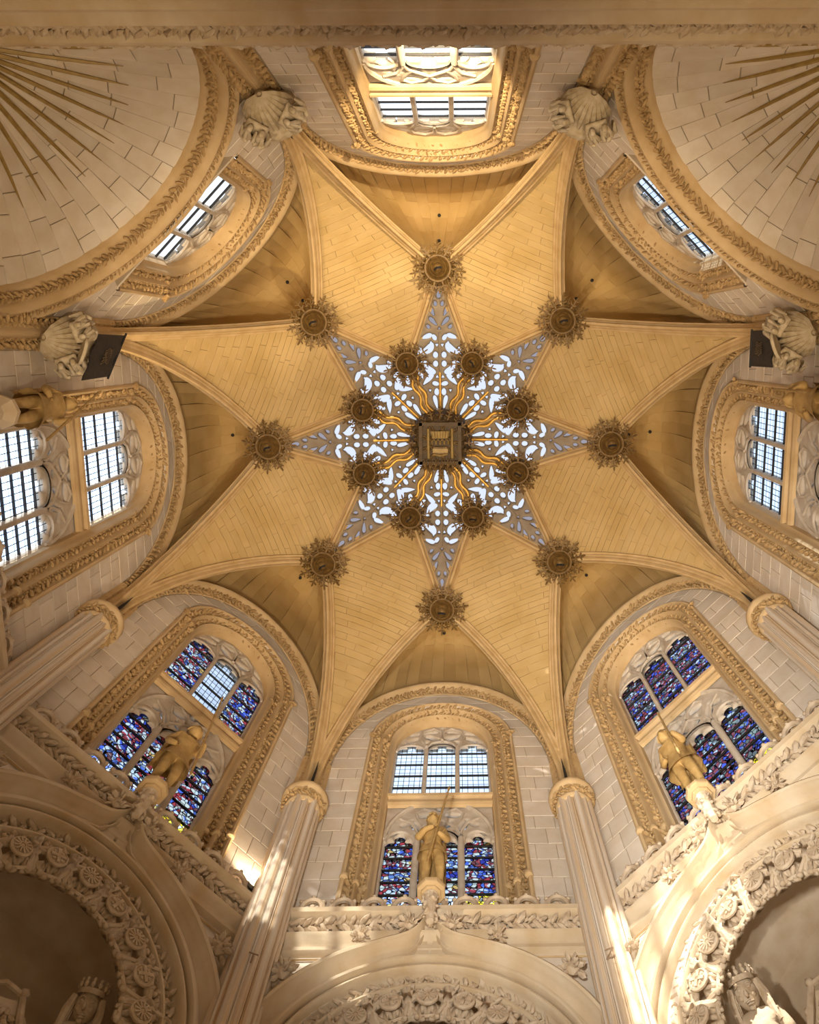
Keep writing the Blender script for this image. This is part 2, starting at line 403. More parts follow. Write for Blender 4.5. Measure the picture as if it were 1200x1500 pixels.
def arch_x(pts_fn, z): return pts_fn(z)
def form_x(z):                             # half width inside the wall arch at height z
    if z <= FZ: return FA-.05
    t = (z-FZ)/(FB-.05); return (FA-.05)*sqrt(max(0, 1-t*t))
def emb_x(z, zb):
    if z < zb: return 0
    z0, b, hw = 21.85, 2.07, 1.84
    if z <= z0: return hw
    t = (z-z0)/b; return hw*sqrt(max(0, 1-t*t))
SQA, SQB, SQZ = 3.05, 4.1, 15.0
def sq_x(z):
    if z < SQZ: return 9
    t = (z-SQZ)/SQB; return SQA*sqrt(max(0, 1-t*t))
def wall_stones(zb, squinch, zstart):
    """meshes of ashlar blocks for one side"""
    res = []; z = zstart; row = 0; rnd = random.Random(11 if squinch else 5)
    while z < FZ+FB-.1:
        h = rnd.uniform(.5, .62); z1 = z+h
        lo, hi = [], []
        for zz, l in ((z, lo), (min(z1, FZ+FB-.02), hi)):
            inner = emb_x(zz, zb)
            if squinch: inner = max(inner, sq_x(zz) if zz < SQZ+SQB else 0)
            l += [inner, form_x(zz)]
        if squinch and z < SQZ+SQB and z1 > SQZ+SQB: hi[0] = max(hi[0], 0)
        if hi[1] < hi[0]: hi[1] = hi[0] = (min(hi)+max(hi))/2 if hi[1] > 0 else 0
        if max(lo[1]-lo[0], hi[1]-hi[0]) > .06:
            spans = [(1, lo, hi), (-1, lo, hi)]
            if lo[0] == 0 and hi[0] == 0: spans = [(0, lo, hi)]
            for sg, a, b in spans:
                if sg == 0: x0a, x1a, x0b, x1b = -a[1], a[1], -b[1], b[1]
                elif sg == 1: x0a, x1a, x0b, x1b = a[0], a[1], b[0], b[1]
                else: x0a, x1a, x0b, x1b = -a[1], -a[0], -b[1], -b[0]
                w = max(x1a-x0a, x1b-x0b); n = max(1, round(w/rnd.uniform(.5, .8)))
                off = (.5 if row % 2 else 0) + rnd.uniform(-.12, .12)
                cuts = [0]+sorted(min(.97, max(.03, (k+off)/n)) for k in range(1 if off < .25 else 0, n) if .06 < (k+off)/n < .94)+[1]
                for c0, c1 in zip(cuts, cuts[1:]):
                    p = [W3(x0a+(x1a-x0a)*c0, z, R0), W3(x0a+(x1a-x0a)*c1, z, R0), W3(x0b+(x1b-x0b)*c1, min(z1, FZ+FB), R0), W3(x0b+(x1b-x0b)*c0, min(z1, FZ+FB), R0)]
                    if (p[0]-p[1]).length+(p[2]-p[3]).length < .12: continue
                    res.append(stone_mesh(p, Vector((0, -1, 0)), .011, .014, 'ashlar'))
        z = z1; row += 1
    return res
ST_FULL = wall_stones(14.0, False, 14.35); ST_SQ = wall_stones(18.95, True, 15.0)
def backing(zb, squinch):
    hole = [emb(1, u, zb) for u in US]
    if squinch:
        outer = [(-HW-.06, 26.5), (-HW-.06, SQZ)]+[(-SQA*cos(pi*k/30), SQZ+SQB*sin(pi*k/30)) for k in range(31)]+[(HW+.06, SQZ), (HW+.06, 26.5)]
    else: outer = [(-HW-.06, 26.5), (-HW-.06, 13.4), (HW+.06, 13.4), (HW+.06, 26.5)]
    vs, fs = fill2d([outer, hole], .1, 0); b = MB(); b.add([W3(v.x, v.y, R0+.05+v.z) for v in vs], fs)
    return b.mesh('backing', 'mortar', recalc=False)
BK_FULL, BK_SQ = backing(14.0, False), backing(18.95, True)
for name, a in SIDES:
    sq = name in ('northwest', 'southwest')
    w = put('wall_'+name, BK_SQ if sq else BK_FULL); w.rotation_euler.z = rz(a)
    tag(w, f'pale ashlar clerestory wall around the window at {WHERE[name]}', None, None, 'structure')
    for me in (ST_SQ if sq else ST_FULL): put('stone', me, w)

# ------------------------------------------------------------------ window reveals, tracery, glass
def reveal_profile():
    # (w 0 inner..1 outer, depth) ; foliage hollows marked
    def roll(w0, d0, r, n=5, a0=0, a1=180): return [(w0+r/.55*cos(rad(a0+(a1-a0)*k/n)), d0+r*-sin(rad(a0+(a1-a0)*k/n))) for k in range(n+1)]
    P = [(1.16, 7.52), (1.16, 7.44), (1.08, 7.41), (1.0, 7.43), (.98, 7.52), (.92, 7.56), (.80, 7.60), (.70, 7.58), (.66, 7.54), (.60, 7.53), (.55, 7.57),
         (.53, 7.66), (.48, 7.72), (.38, 7.76), (.29, 7.73), (.26, 7.68), (.20, 7.66), (.14, 7.70), (.12, 7.80), (.06, 7.86), (.0, 7.88), (-.03, 8.0), (-.03, 8.2)]
    return P
def window_proto(zb, full):
    root = empty('window_1')
    b = MB(); prof = reveal_profile()
    b.grid([[W3(*emb(w, u, zb), d) for w, d in prof] for u in US]); b.obj('reveal', 'moulding', root, smooth=True)
    for (w, d, sz) in ((.80, 7.555, .17), (.38, 7.715, .15)):
        fb = MB(); pts = [W3(*emb(w, u, zb), d) for u in [k/80 for k in range(81)]]
        def outn(i, w=w):
            s, z = emb(w, (i+.5)/80, zb); return (-s*.55, -1, 0) if z < 21.9 else (-s*.5, -.7, -.9)
        foliage(fb, pts, sz, .115, outn, .42); fb.obj('foliage_band', 'carved', root, stuff=True)
    # small capitals at the springing
    cb = MB()
    for sg in (-1, 1):
        for k, w in enumerate((.3, .55, .8, 1.05)):
            s, z = 1.25+.55*w, 21.85
            for q in range(5): cb.ico(W3(sg*(s+random.uniform(-.05, .05)), z+random.uniform(-.09, .09), 7.87-.42*w+random.uniform(-.05, 0)), (.07, .05, .09), rq())
    cb.obj('capital_foliage', 'carved', root, stuff=True)
    if full:
        bb = MB()
        for sg in (-1, 1):
            for w in (.3, .62, 1.02):
                for zz, r in ((15.55, .085),):
                    bb.lathe([(.02, -.06), (r, -.04), (r*1.1, 0), (r, .05), (.03, .08)], 8, W3(sg*(1.25+.55*w), zz, 7.84-.40*w))
        bb.obj('moulding_base', 'moulding', root, smooth=True)
    # tracery plates: fn maps (x,y,h) to the window plane
    G = 8.05
    fn = lambda v: W3(v.x, v.y, G+.04+v.z)
    lights = [(-1.2, -.46), (-.37, .37), (.46, 1.2)]
    def light_hole(x0, x1, y0, yt):
        m = (x0+x1)/2; h = (x1-x0)/2; rect = [(x0, y0), (x1, y0), (x1, yt-.20), (x1-.06, yt-.09), (x1-.16, yt-.06), (x0+.16, yt-.06), (x0+.06, yt-.09), (x0, yt-.20)]
        lobe = [(m+.125*cos(2*pi*k/12), yt+.02+.14*sin(2*pi*k/12)) for k in range(12)]
        return [rect, lobe]
    inner = lambda u: emb(-.05, u, zb)
    topz = 19.6
    arch = [(-1.30, topz-.02)]+[emb(.04, .3+.4*k/24, zb) for k in range(25)]+[(1.30, topz-.02)]
    holes = [h for x0, x1 in lights for h in light_hole(x0, x1, topz+.02, 22.42)]
    hs = []
    for sg in (1, -1):
        hs += [bean(sg*.30, 22.78, .46, .17, sg*.55, .25), bean(sg*.36, 23.14, .52, .15, -sg*.35, .25), teardrop(sg*.80, 22.62, .38, .16, -sg*.9), teardrop(sg*.98, 22.42, .20, .12, sg*2.2), tri(sg*.42, 22.48, .06, pi), teardrop(sg*.75, 22.95, .30, .12, sg*2.0)]
    hs += [teardrop(0, 23.40, .16, .13, 0)]
    hs = [[(x, y+.14 if y < 23.1 else y+.05) for x, y in h] for h in hs]
    field_plate('tracery', arch, holes+hs, .022, .17, .085, fn, 'tracery_stone', root)
    if full:
        bb = MB(); prof = [(z_[0], z_[1]-.44) for z_ in ((0, 19.52), (-.06, 19.56), (-.10, 19.64), (-.10, 19.72), (-.04, 19.76), (-.04, 19.84), (-.12, 19.90), (-.14, 19.98), (-.05, 20.03), (.1, 20.03))]
        bb.grid([[W3(x, z, 7.98+d) for d, z in prof] for x in (-1.27, 1.27)]); bb.obj('transom', 'moulding', root)
        # lower tier
        def arcl(k, n=24): t = pi*k/n; return (-1.22*cos(t), 17.75+1.62*sin(t))
        panel = [(-1.30, 19.58), (-1.30, zb), (1.30, zb), (1.30, 19.58)]
        l2 = [(-1.18, -.56), (-.42, .42), (.56, 1.18)]
        holes = [h for x0, x1 in l2 for h in light_hole(x0, x1, zb+.6, 17.82)]
        hs = []
        for sg in (1, -1):
            hs += [teardrop(sg*.20, 18.42, .30, .15, sg*.4), bean(sg*.52, 18.30, .46, .14, sg*1.0, .3), bean(sg*.30, 18.82, .44, .15, -sg*.25, .3), teardrop(sg*.74, 18.45, .34, .13, -sg*.75), teardrop(sg*1.0, 18.05, .26, .1, -sg*.6), tri(sg*.49, 17.98, .06, 0)]
        hs += [teardrop(0, 19.1, .18, .2, pi), [(0, 18.62), (.07, 18.7), (0, 18.78), (-.07, 18.7)]]
        field_plate('tracery', panel, holes+hs, .025, .17, .085, fn, 'tracery_stone', root)
        # moulded arch and rolling bars standing proud of the panel
        tb = MB(); tb.tube([W3(*arcl(k), G-.06) for k in range(25)], .055, 6)
        for sg in (-1, 1):
            tb.tube([W3(sg*x, z, G-.06) for x, z in ((.49, 17.75), (.50, 18.05), (.62, 18.4), (.9, 18.62))], .035, 5)
            tb.tube([W3(sg*x, z, G-.06) for x, z in ((.49, 17.85), (.40, 18.2), (.12, 18.5), (.0, 18.62))], .035, 5)
            tb.tube([W3(sg*x, z, G-.06) for x, z in ((.0, 18.62), (.12, 18.9), (.38, 19.05), (.55, 18.85), (.50, 18.6), (.36, 18.3))], .035, 5)
            for x0, x1 in ((.56, 1.18), (-.42, .42)):
                tb.tube([W3(sg*((x0+x1)/2-(x1-x0)/2*cos(pi*k/10)*1.05), 17.65+.42*sin(pi*k/10), G-.06) for k in range(11)], .04, 5)
        tb.obj('tracery_moulding', 'tracery_stone', root, smooth=True)
        for x in (-.49, .49): MB().tube([W3(x, z, G-.06) for z in (zb, 17.75)], .075, 8).obj('mullion', 'tracery_stone', root, smooth=True)
    for x in (-.415, .415): MB().tube([W3(x, z, G-.07) for z in (topz, 22.25)], .06, 8).obj('mullion', 'tracery_stone', root, smooth=True)
    tb = MB()
    for sg in (-1, 1):
        tb.tube([W3(sg*x, z, G-.07) for x, z in ((.415, 22.2), (.30, 22.5), (.05, 22.62))], .035, 5)
        tb.tube([W3(sg*x, z, G-.07) for x, z in ((.415, 22.2), (.50, 22.5), (.62, 22.8), (.55, 23.2), (.25, 23.42), (.02, 23.2), (.0, 22.7))], .04, 5)
        for x0, x1 in ((.46, 1.2), (-.37, .37)): tb.tube([W3(sg*((x0+x1)/2-(x1-x0)/2*cos(pi*k/10)*1.05), 22.02+.36*sin(pi*k/10), G-.07) for k in range(11)], .035, 5)
    tb.obj('tracery_moulding', 'tracery_stone', root, smooth=True)
    # glass panes between saddle bars
    def panes(x0, x1, y0, y1, n, names):
        for k in range(n):
            a, c = y0+(y1-y0)*k/n, y0+(y1-y0)*(k+1)/n
            o = MB().box(W3((x0+x1)/2, (a+c)/2, G+.03), (x1-x0+.06, .012, c-a-.015)).obj('pane', names(k), root)
            MB().box(W3((x0+x1)/2, a, G+.02), (x1-x0+.02, .05, .026)).obj('saddle_bar', 'iron', o)
    for i, (x0, x1) in enumerate(lights): panes(x0, x1, topz, 22.64, 5, lambda k, i=i: 'up%d' % i)
    if full:
        for i, (x0, x1) in enumerate([(-1.18, -.56), (-.42, .42), (.56, 1.18)]): panes(x0, x1, 15.0, 18.0, 7, lambda k, i=i: ('lo%d' % i) if k > 1 else 'base%d' % i)
    # small pieces behind the tracery openings
    MB().box(W3(0, 23.16, G+.07), (2.5, .012, 1.04)).obj('head_pane', 'glass_bit', root)
    if full: MB().box(W3(0, 18.7, G+.07), (2.5, .012, 1.38)).obj('head_pane', 'glass_bit', root)
    # splayed sill
    sb = MB(); sb.grid([[W3(x, zb-.02, 7.46), W3(x, zb+.0, 7.5), W3(x, 20.48 if not full else zb+.1, 8.04), W3(x, 20.48 if not full else zb+.1, 8.2)] for x in (-1.86, 1.86)]); sb.obj('sill', 'ashlar', root)
    return root
for k in range(3):
    for n in ('up', 'lo', 'base'): mat(n+str(k), (.5, .5, .5), bump=0)
WIN_FULL = window_proto(14.0, True); WIN_UP = window_proto(18.95, False); WIN_UP.name = 'window_9'
GL = {  # upper lights, lower lights, base rows
 'east': (['glass_clear']*3, ['glass_figure', 'glass_figure', 'glass_figure'], ['glass_border', 'glass_border', 'glass_yellow']),
 'northeast': (['glass_figure', 'glass_blue', 'glass_figure'], ['glass_figure']*3, ['glass_border', 'glass_border', 'glass_yellow']),
 'southeast': (['glass_dark', 'glass_dark', 'glass_dark'], ['glass_dark']*3, ['glass_dark', 'glass_dark', 'glass_yellow']),
 'north': (['glass_bright']*3, ['glass_bright', 'glass_bright', 'glass_bright'], ['glass_figure', 'glass_bright', 'glass_bright']),
 'south': (['glass_clear']*3, ['glass_dark', 'glass_clear', 'glass_dark'], ['glass_dark']*3),
 'west': (['glass_white']*3, ['glass_white', 'glass_white', 'glass_white'], ['glass_bright']*3),
 'northwest': (['glass_milky']*3, None, None), 'southwest': (['glass_clear']*3, None, None)}  # northwest panes tinted down to weaken the sun patch they let in
WL = {'east': 'tall traceried window directly behind the bottom centre statue', 'northeast': 'colourful stained window with a pale blue middle light, lower left',
      'southeast': 'dark red and blue stained window, lower right', 'north': 'bright white leaded window at the left edge', 'south': 'bluish leaded window at the right edge beside the dark banner',
      'west': 'dazzling white window in deep gilded reveal at top centre', 'northwest': 'short three-light glaring window above the upper left squinch', 'southwest': 'short three-light window above the upper right squinch'}
for i, (name, a) in enumerate(SIDES):
    up, lo, ba = GL[name]; src = WIN_UP if lo is None else WIN_FULL
    w = copy_tree(src); w.name = 'window_%d' % (i+11); w.rotation_euler.z = rz(a); tag(w, WL[name], None, None, 'structure')
    for c in w.children:
        if c.name.startswith('pane'):
            n0 = c.data.materials[0].name; key = {'up': up, 'lo': lo, 'base': ba}[n0.rstrip('012')]
            c.material_slots[0].link = 'OBJECT'; c.material_slots[0].material = MATS[key[int(n0[-1])]]
for src in (WIN_FULL, WIN_UP):
    for c in list(src.children_recursive): bpy.data.objects.remove(c)
    bpy.data.objects.remove(src)
for o in bpy.data.objects:
    if o.name.startswith('window_') : o.name = 'window_%d' % (int(o.name.split('_')[1])-10)

# ------------------------------------------------------------------ wall arches (formerets)
def wall_arch_meshes():
    N = 40; prof = [(-.03, 7.53), (-.03, 7.50), (.0, 7.47), (.03, 7.47), (.05, 7.50), (.08, 7.50), (.12, 7.48), (.22, 7.42), (.26, 7.37), (.27, 7.32), (.31, 7.27), (.36, 7.25), (.41, 7.27), (.44, 7.32), (.5, 7.36), (.52, 7.5)]
    us = [0, .5]+[1+k for k in range(N+1)]+[N+1.5, N+2]
    def P(w, u):
        a, b = FA+w*.66, FB+w*1.1
        if u < 1: return (-a, 14.4+(FZ-14.4)*u)
        if u > N+1: return (a, 14.4+(FZ-14.4)*(N+2-u))
        t = (u-1)/N*pi; return (-a*cos(t), FZ+b*sin(t))
    b = MB(); b.grid([[W3(*P(w, u), d) for w, d in prof] for u in us]); m1 = b.mesh('moulding', 'moulding', True)
    f = MB(); pts = [W3(*P(.15, u*(N+2)/110), 7.445) for u in range(111)]
    foliage(f, pts, .19, .12, lambda i: (0, -1, -.6 if 8 < i < 102 else 0), .42); return m1, f.mesh('foliage_band', 'carved')
WA1, WA2 = wall_arch_meshes()
for i, (name, a) in enumerate(SIDES):
    o = put('trim_%d' % (i+1), WA1); o.rotation_euler.z = rz(a); tag(o, f'moulded arch with foliage frieze framing the wall at {WHERE[name]}', None, None, 'structure')
    put('foliage_band', WA2, o)['kind'] = 'stuff'

# ------------------------------------------------------------------ vault
RC = 7.92
def rib_pt(ca, ba, t):
    c = polar(RC, ca); b = polar(RB, ba); q = c.lerp(b, t); q.z = ZSP+(ZBOSS-ZSP)*sqrt(max(0, 1-(1-t)**2)); return q
def rib2_pt(ba, ia, t):
    p = polar(RB, ba, ZBOSS).lerp(polar(RI, ia, ZIN), t); p.z += .10*4*t*(1-t); return p
def rib3_pt(ia, t): 
    p = polar(RI, ia, ZIN).lerp(Vector((0, 0, 26.35)), t); return p
TS = [(k/22)**1.6 for k in range(23)]
TC = .64
def chain(ca, ba, t):
    return rib_pt(ca, ba, (t/TC)**1.0) if t <= TC else rib2_pt(ba, ca, (t-TC)/(1-TC))
def kite(t, u):
    """web between corner 22.5, bosses 0 and 45, inner boss 22.5"""
    L = chain(22.5, 0, t); Rr = chain(22.5, 45, t); p = L.lerp(Rr, u); p.z += .22*4*u*(1-u)*min(1, (L-Rr).length/3) + .05; return p
def lun_edge(u):
    a, b = FA+.26, FB+.48; c0, c1 = rib_pt(-22.5, 0, 0), rib_pt(22.5, 0, 0); e = .10
    if u < e: return c0.lerp(W3(-a, FZ, 7.46), u/e)
    if u > 1-e: return c1.lerp(W3(a, FZ, 7.46), (1-u)/e)
    t = (u-e)/(1-2*e)*pi; return W3(-a*cos(t), FZ+b*sin(t), 7.46)
def lun(u, v):
    """web between wall arch of side 0 and boss 0; u across, v from wall to boss"""
    B_ = polar(RB, 0, ZBOSS); RL, RR = rib_pt(-22.5, 0, v), rib_pt(22.5, 0, v); c0, c1 = rib_pt(-22.5, 0, 0), rib_pt(22.5, 0, 0)
    p = lun_edge(u)*(1-v)+B_*v + RL*(1-u)+RR*u - (c0*(1-u)*(1-v)+c1*u*(1-v)+B_*v)
    p.z += .05
    return p
def patch_mesh(fn, u0, u1, v0, v1, nu, nv, inside, gap, proud, m):
    """stone that follows a curved web: raised face with a skirt"""
    def nrm(u, v):
        e = 1e-3; d1 = fn(min(1, u+e), v)-fn(max(0, u-e), v); d2 = fn(u, min(1, v+e))-fn(u, max(0, v-e)); n = d1.cross(d2)
        n = n.normalized() if n.length > 1e-12 else Vector((0, 0, -1))
        return n if n.dot(inside-fn(u, v)) > 0 else -n
    P = [[fn(u0+(u1-u0)*i/nu, v0+(v1-v0)*j/nv) for j in range(nv+1)] for i in range(nu+1)]
    c = sum((sum(r, Vector()) for r in P), Vector())/((nu+1)*(nv+1))
    def ins(p):
        d = c-p; return p+d.normalized()*min(gap, d.length*.5)
    b = MB(); hi = []
    for i in range(nu+1):
        hi.append([(ins(P[i][j]) if i in (0, nu) or j in (0, nv) else P[i][j])+nrm(u0+(u1-u0)*i/nu, v0+(v1-v0)*j/nv)*proud for j in range(nv+1)])
    b.grid(hi)
    ring = [(i, 0) for i in range(nu+1)]+[(nu, j) for j in range(1, nv+1)]+[(i, nv) for i in range(nu-1, -1, -1)]+[(0, j) for j in range(nv-1, 0, -1)]
    b.grid([[hi[i][j] for i, j in ring], [hi[i][j]-nrm(u0+(u1-u0)*i/nu, v0+(v1-v0)*j/nv)*(proud+.02) for i, j in ring]], cu=True)
    n0 = (hi[1][0]-hi[0][0]).cross(hi[0][1]-hi[0][0]) if nu and nv else Vector()
    me = b.mesh('stone', m, False, recalc=False); me.update()
    k = len(me.polygons)//2
    if me.polygons[(nu*nv)//2].normal.dot(inside-c) < 0: me.flip_normals()
    me.polygons.foreach_set('use_smooth', [i < nu*nv for i in range(len(me.polygons))])
    return me
def kite_meshes():
    b = MB(); ts = [(k/30)**1.3 for k in range(31)]
    b.grid([[kite(t, u/8)+(kite(t, u/8)-Vector((1.2, 3, 12))).normalized()*.03 for u in range(9)] for t in ts]); back = b.mesh('web', 'vault_mortar', True)
    st = []; rnd = random.Random(3); rows = []
    t = .06
    while t < .985:
        w = (chain(22.5, 0, t)-chain(22.5, 45, t)).length
        t1 = min(1, t+(.026 if t > .2 else .022)); rows.append((t, t1)); t = t1
    for r, (t0, t1) in enumerate(rows):
        w = (chain(22.5, 0, t0)-chain(22.5, 45, t0)).length; n = max(1, round(w/rnd.uniform(.75, 1.05)))
        off = .5*(r % 2)+rnd.uniform(-.15, .15)
        cuts = [0]+[c for c in [(k+off)/n for k in range(0, n+1)] if .05 < c < .95]+[1]
        for c0, c1 in zip(cuts, cuts[1:]):
            if w*(c1-c0) < .06 and t0 < .1: continue
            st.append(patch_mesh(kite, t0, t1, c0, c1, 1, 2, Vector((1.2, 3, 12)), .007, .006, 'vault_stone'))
    return back, st
KB, KS = kite_meshes()
def lun_meshes():
    b = MB(); vs = [k/14 for k in range(15)]; ins = Vector((0, 3.0, 20.5))
    b.grid([[lun(u/40, v)+(lun(u/40, v)-ins).normalized()*.07 for u in range(41)] for v in vs]); back = b.mesh('web', 'vault_mortar', True)
    st = []; NU = 30
    for r in range(NU):
        u0, u1 = r/NU, (r+1)/NU; n = 3 if 5 < r < 24 else 2
        off = .5*(r % 2)
        cuts = [0]+[c for c in [(k+off)/n for k in range(n+1)] if .05 < c < .93]+[.97]
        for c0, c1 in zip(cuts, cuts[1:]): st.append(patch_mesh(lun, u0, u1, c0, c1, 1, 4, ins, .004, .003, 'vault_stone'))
    return back, st
LB, LS = lun_meshes()
SPRING = {22.5: 'lower right column', 67.5: 'right-hand column', 112.5: 'right edge corbel', 157.5: 'top right corbel', -157.5: 'top left corbel', -112.5: 'left edge corbel', -67.5: 'left-hand column', -22.5: 'lower left column'}
def na(a):
    a = (a+180) % 360-180
    return 180 if a == -180 else a
hook = MB().lathe([(.02, -.05), (.05, -.04), (.055, 0), (.03, .03), (.005, .06)], 8).mesh('hook', 'iron')
for i, (name, a) in enumerate(SIDES):
    o = put('vault_web', KB); o.rotation_euler.z = rz(a); tag(o, f'kite-shaped ochre vault web rising from the {SPRING[na(a+22.5)]}', None, 'kite webs around the star', 'structure')
    for me in KS: put('stone', me, o)
    o = put('vault_web', LB); o.rotation_euler.z = rz(a); tag(o, f'triangular ochre vault web above the window at {WHERE[name]}', None, 'triangular webs over the windows', 'structure')
    for me in LS: put('stone', me, o)
    for v in (.30, .62):
        h = put('hook', hook, o); h.location = lun(.5, v)+Vector((0, 0, -.06))
def rib_mesh(path, wd=.16, dp=.22, name='rib'):
    """moulded rib: profile hanging below the path"""
    prof = [(-1, .25), (-1, 0), (-.72, -.12), (-.62, -.42), (-.40, -.52), (-.32, -.82), (-.16, -1), (.16, -1), (.32, -.82), (.40, -.52), (.62, -.42), (.72, -.12), (1, 0), (1, .25)]
    rows = []
    for i, p in enumerate(path):
        t = (path[min(i+1, len(path)-1)]-path[max(i-1, 0)]).normalized(); h = Vector((t.x, t.y, 0)); h = h.normalized() if h.length > 1e-4 else Vector((1, 0, 0))
        side = Vector((h.y, -h.x, 0)); up = side.cross(t).normalized()
        if up.z < 0: up = -up
        # near the springing, up would turn outward from the wall
        rows.append([p+side*x*wd+up*y*dp for x, y in prof])
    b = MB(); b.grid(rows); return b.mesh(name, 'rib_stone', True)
CLK = {0: 'bottom', 45: 'lower right', 90: 'right', 135: 'upper right', 180: 'top', -135: 'upper left', -90: 'left', -45: 'lower left'}
CLI = {22.5: 'five o\'clock', 67.5: 'four o\'clock', 112.5: 'two o\'clock', 157.5: 'one o\'clock', -157.5: 'eleven o\'clock', -112.5: 'ten o\'clock', -67.5: 'eight o\'clock', -22.5: 'seven o\'clock'}
def vert_then(path, c):    # stilted foot
    return [Vector((c.x, c.y, 17.9))]+path
RA = rib_mesh([rib_pt(22.5, 0, t) for t in TS]); RBm = rib_mesh([rib_pt(-22.5, 0, t) for t in TS])
R2A = rib_mesh([rib2_pt(0, 22.5, k/8) for k in range(9)], .17, .24); R2B = rib_mesh([rib2_pt(0, -22.5, k/8) for k in range(9)], .17, .24)
R3 = rib_mesh([rib3_pt(22.5, k/4) for k in range(5)], .15, .22)
def wavy(off):
    path = []
    A, B = rib3_pt(22.5, .1), rib3_pt(22.5, .72); d = (B-A); h = Vector((d.x, d.y, 0)).normalized(); sd = Vector((h.y, -h.x, 0))
    for k in range(37):
        t = k/36; path.append(A.lerp(B, t)+sd*(off+.045*sin(t*pi*5))+Vector((0, 0, -.25)))
    return path
wv = MB()
for off in (-.085, .085): wv.tube(wavy(off), .042, 6)
WV = wv.mesh('wavy_ray', 'gilding', True)
for i, (name, a) in enumerate(SIDES):
    for me, sg in ((RA, 22.5), (RBm, -22.5)):
        o = put('vault_rib', me); o.rotation_euler.z = rz(a); tag(o, f'long moulded rib from the {SPRING[na(a+sg)]} to the {CLK[a]} outer boss', None, 'long vault ribs', 'structure')
    for me, sg in ((R2A, 22.5), (R2B, -22.5)):
        o = put('vault_rib', me); o.rotation_euler.z = rz(a); tag(o, f'short star rib between the {CLK[a]} outer boss and inner boss at {CLI[na(a+sg)]}', None, 'star ribs', 'structure')
    o = put('vault_rib', R3); o.rotation_euler.z = rz(a); tag(o, f'rib with wavy gold rays from centre boss towards {CLI[na(a+22.5)]}', None, 'central ribs', 'structure')
    put('wavy_ray', WV, o)

# openwork star ------------------------------------------------------------
def petal():
    root = empty('star_tracery')
    def zmap(x, y):
        r = sqrt(x*x+y*y)
        return 26.35+(ZIN-26.35)*min(1, r/RI) if r < RI else ZIN+(ZBOSS-ZIN)*(r-RI)/(RB-RI)
    fn = lambda v: Vector((v.x, v.y, zmap(v.x, v.y)+.02+v.z))
    k = tan22 = math.tan(rad(22.5))
    outer = [(0, .05), (.40, .96), (.934*.98, 2.25), (.47, 3.53), (.02, 4.75), (-.02, 4.75), (-.47, 3.53), (-.934*.98, 2.25), (-.40, .96)]
    H = []
    for h in [teardrop(.135, 1.10, .42, .17, pi+.22, tip=.8), teardrop(.105, 1.42, .2, .15, 0, tip=.2), tri(.30, 1.46, .05, pi), teardrop(.36, 1.78, .40, .20, 2.4, tip=.7), teardrop(.13, 1.66, .20, .14, -1.8, tip=.2),
              tri(.085, 1.86, .055), tri(.21, 1.99-.1, .045, pi), bean(.31, 2.08, .40, .19, .75, .25), teardrop(.125, 2.24, .17, .15, 0, tip=.1), bean(.58, 1.95, .30, .13, 1.1, .2), teardrop(.46, 2.27, .22, .12, 1.57, tip=.3), teardrop(.70, 2.3, .2, .12, 0),
              teardrop(.125, 2.50, .17, .15, 0, tip=.1), bean(.36, 2.66, .46, .20, -.6, .3), tri(.08, 2.78, .055, pi), tri(.25, 2.86, .04), bean(.62, 2.6, .26, .11, -.9, .2), teardrop(.15, 3.0, .18, .13, .6, tip=.2), teardrop(.38, 3.02, .34, .18, 1.9, tip=.7),
              teardrop(.17, 3.44, .30, .15, -2.4, tip=.7), teardrop(.32, 3.30, .14, .10, .8, tip=.3), teardrop(.20, 3.72, .28, .15, 3.6, tip=.7), teardrop(.10, 3.93, .14, .1, .3, tip=.2)]:
        H += [h, mirror(h)]
    H = [[(c_[0]+(x-c_[0])*1.06, c_[1]+(y-c_[1])*1.06) for x, y in h] for h in H for c_ in [(sum(p[0] for p in h)/len(h), sum(p[1] for p in h)/len(h))]]
    H += [tri(0, 3.24, .05), teardrop(0, 4.22, .30, .17, 0, tip=.8)]
    field_plate('openwork', outer, H, .017, .16, .05, fn, 'star_stone', root)
    g = MB()
    zz = lambda x, y: Vector((x, y, zmap(x, y)+.16))
    g.grid([[zz(-.95, 2.25), zz(0, 2.25), zz(.95, 2.25)], [zz(-.63, 3.14), zz(0, 3.14), zz(.63, 3.14)]]); g.grid([[zz(-.95, 2.25), zz(0, 2.25), zz(.95, 2.25)], [zz(-.05, .1), zz(0, .1), zz(.05, .1)]])
    g.obj('pane', 'glass_lantern', root)
    g = MB(); g.grid([[zz(-.63, 3.14), zz(.63, 3.14)], [zz(-.03, 4.78), zz(.03, 4.78)]]); g.obj('pane', 'glass_tip_shade', root)  # greyer tip pane stands in for the dim roof space above
    MB().tube([Vector((0, y, zmap(0, y)-.1)) for y in (.5, 1.2, 2.0)], [.045, .04, .035], 6).obj('gold_bar', 'gilding', root, smooth=True)
    MB().tube([Vector((0, y, zmap(0, y)-.07)) for y in (2.0, 2.6, 3.15)], .035, 5).obj('middle_bar', 'star_stone', root, smooth=True)
    return root
PET = petal()
for i, (name, a) in enumerate(SIDES):
    o = PET if i == 0 else copy_tree(PET)
    o.rotation_euler.z = rz(a); tag(o, f'pierced stone tracery point of the star, pointing to the {CLK[a]} outer boss', 'tracery', 'points of the openwork star')

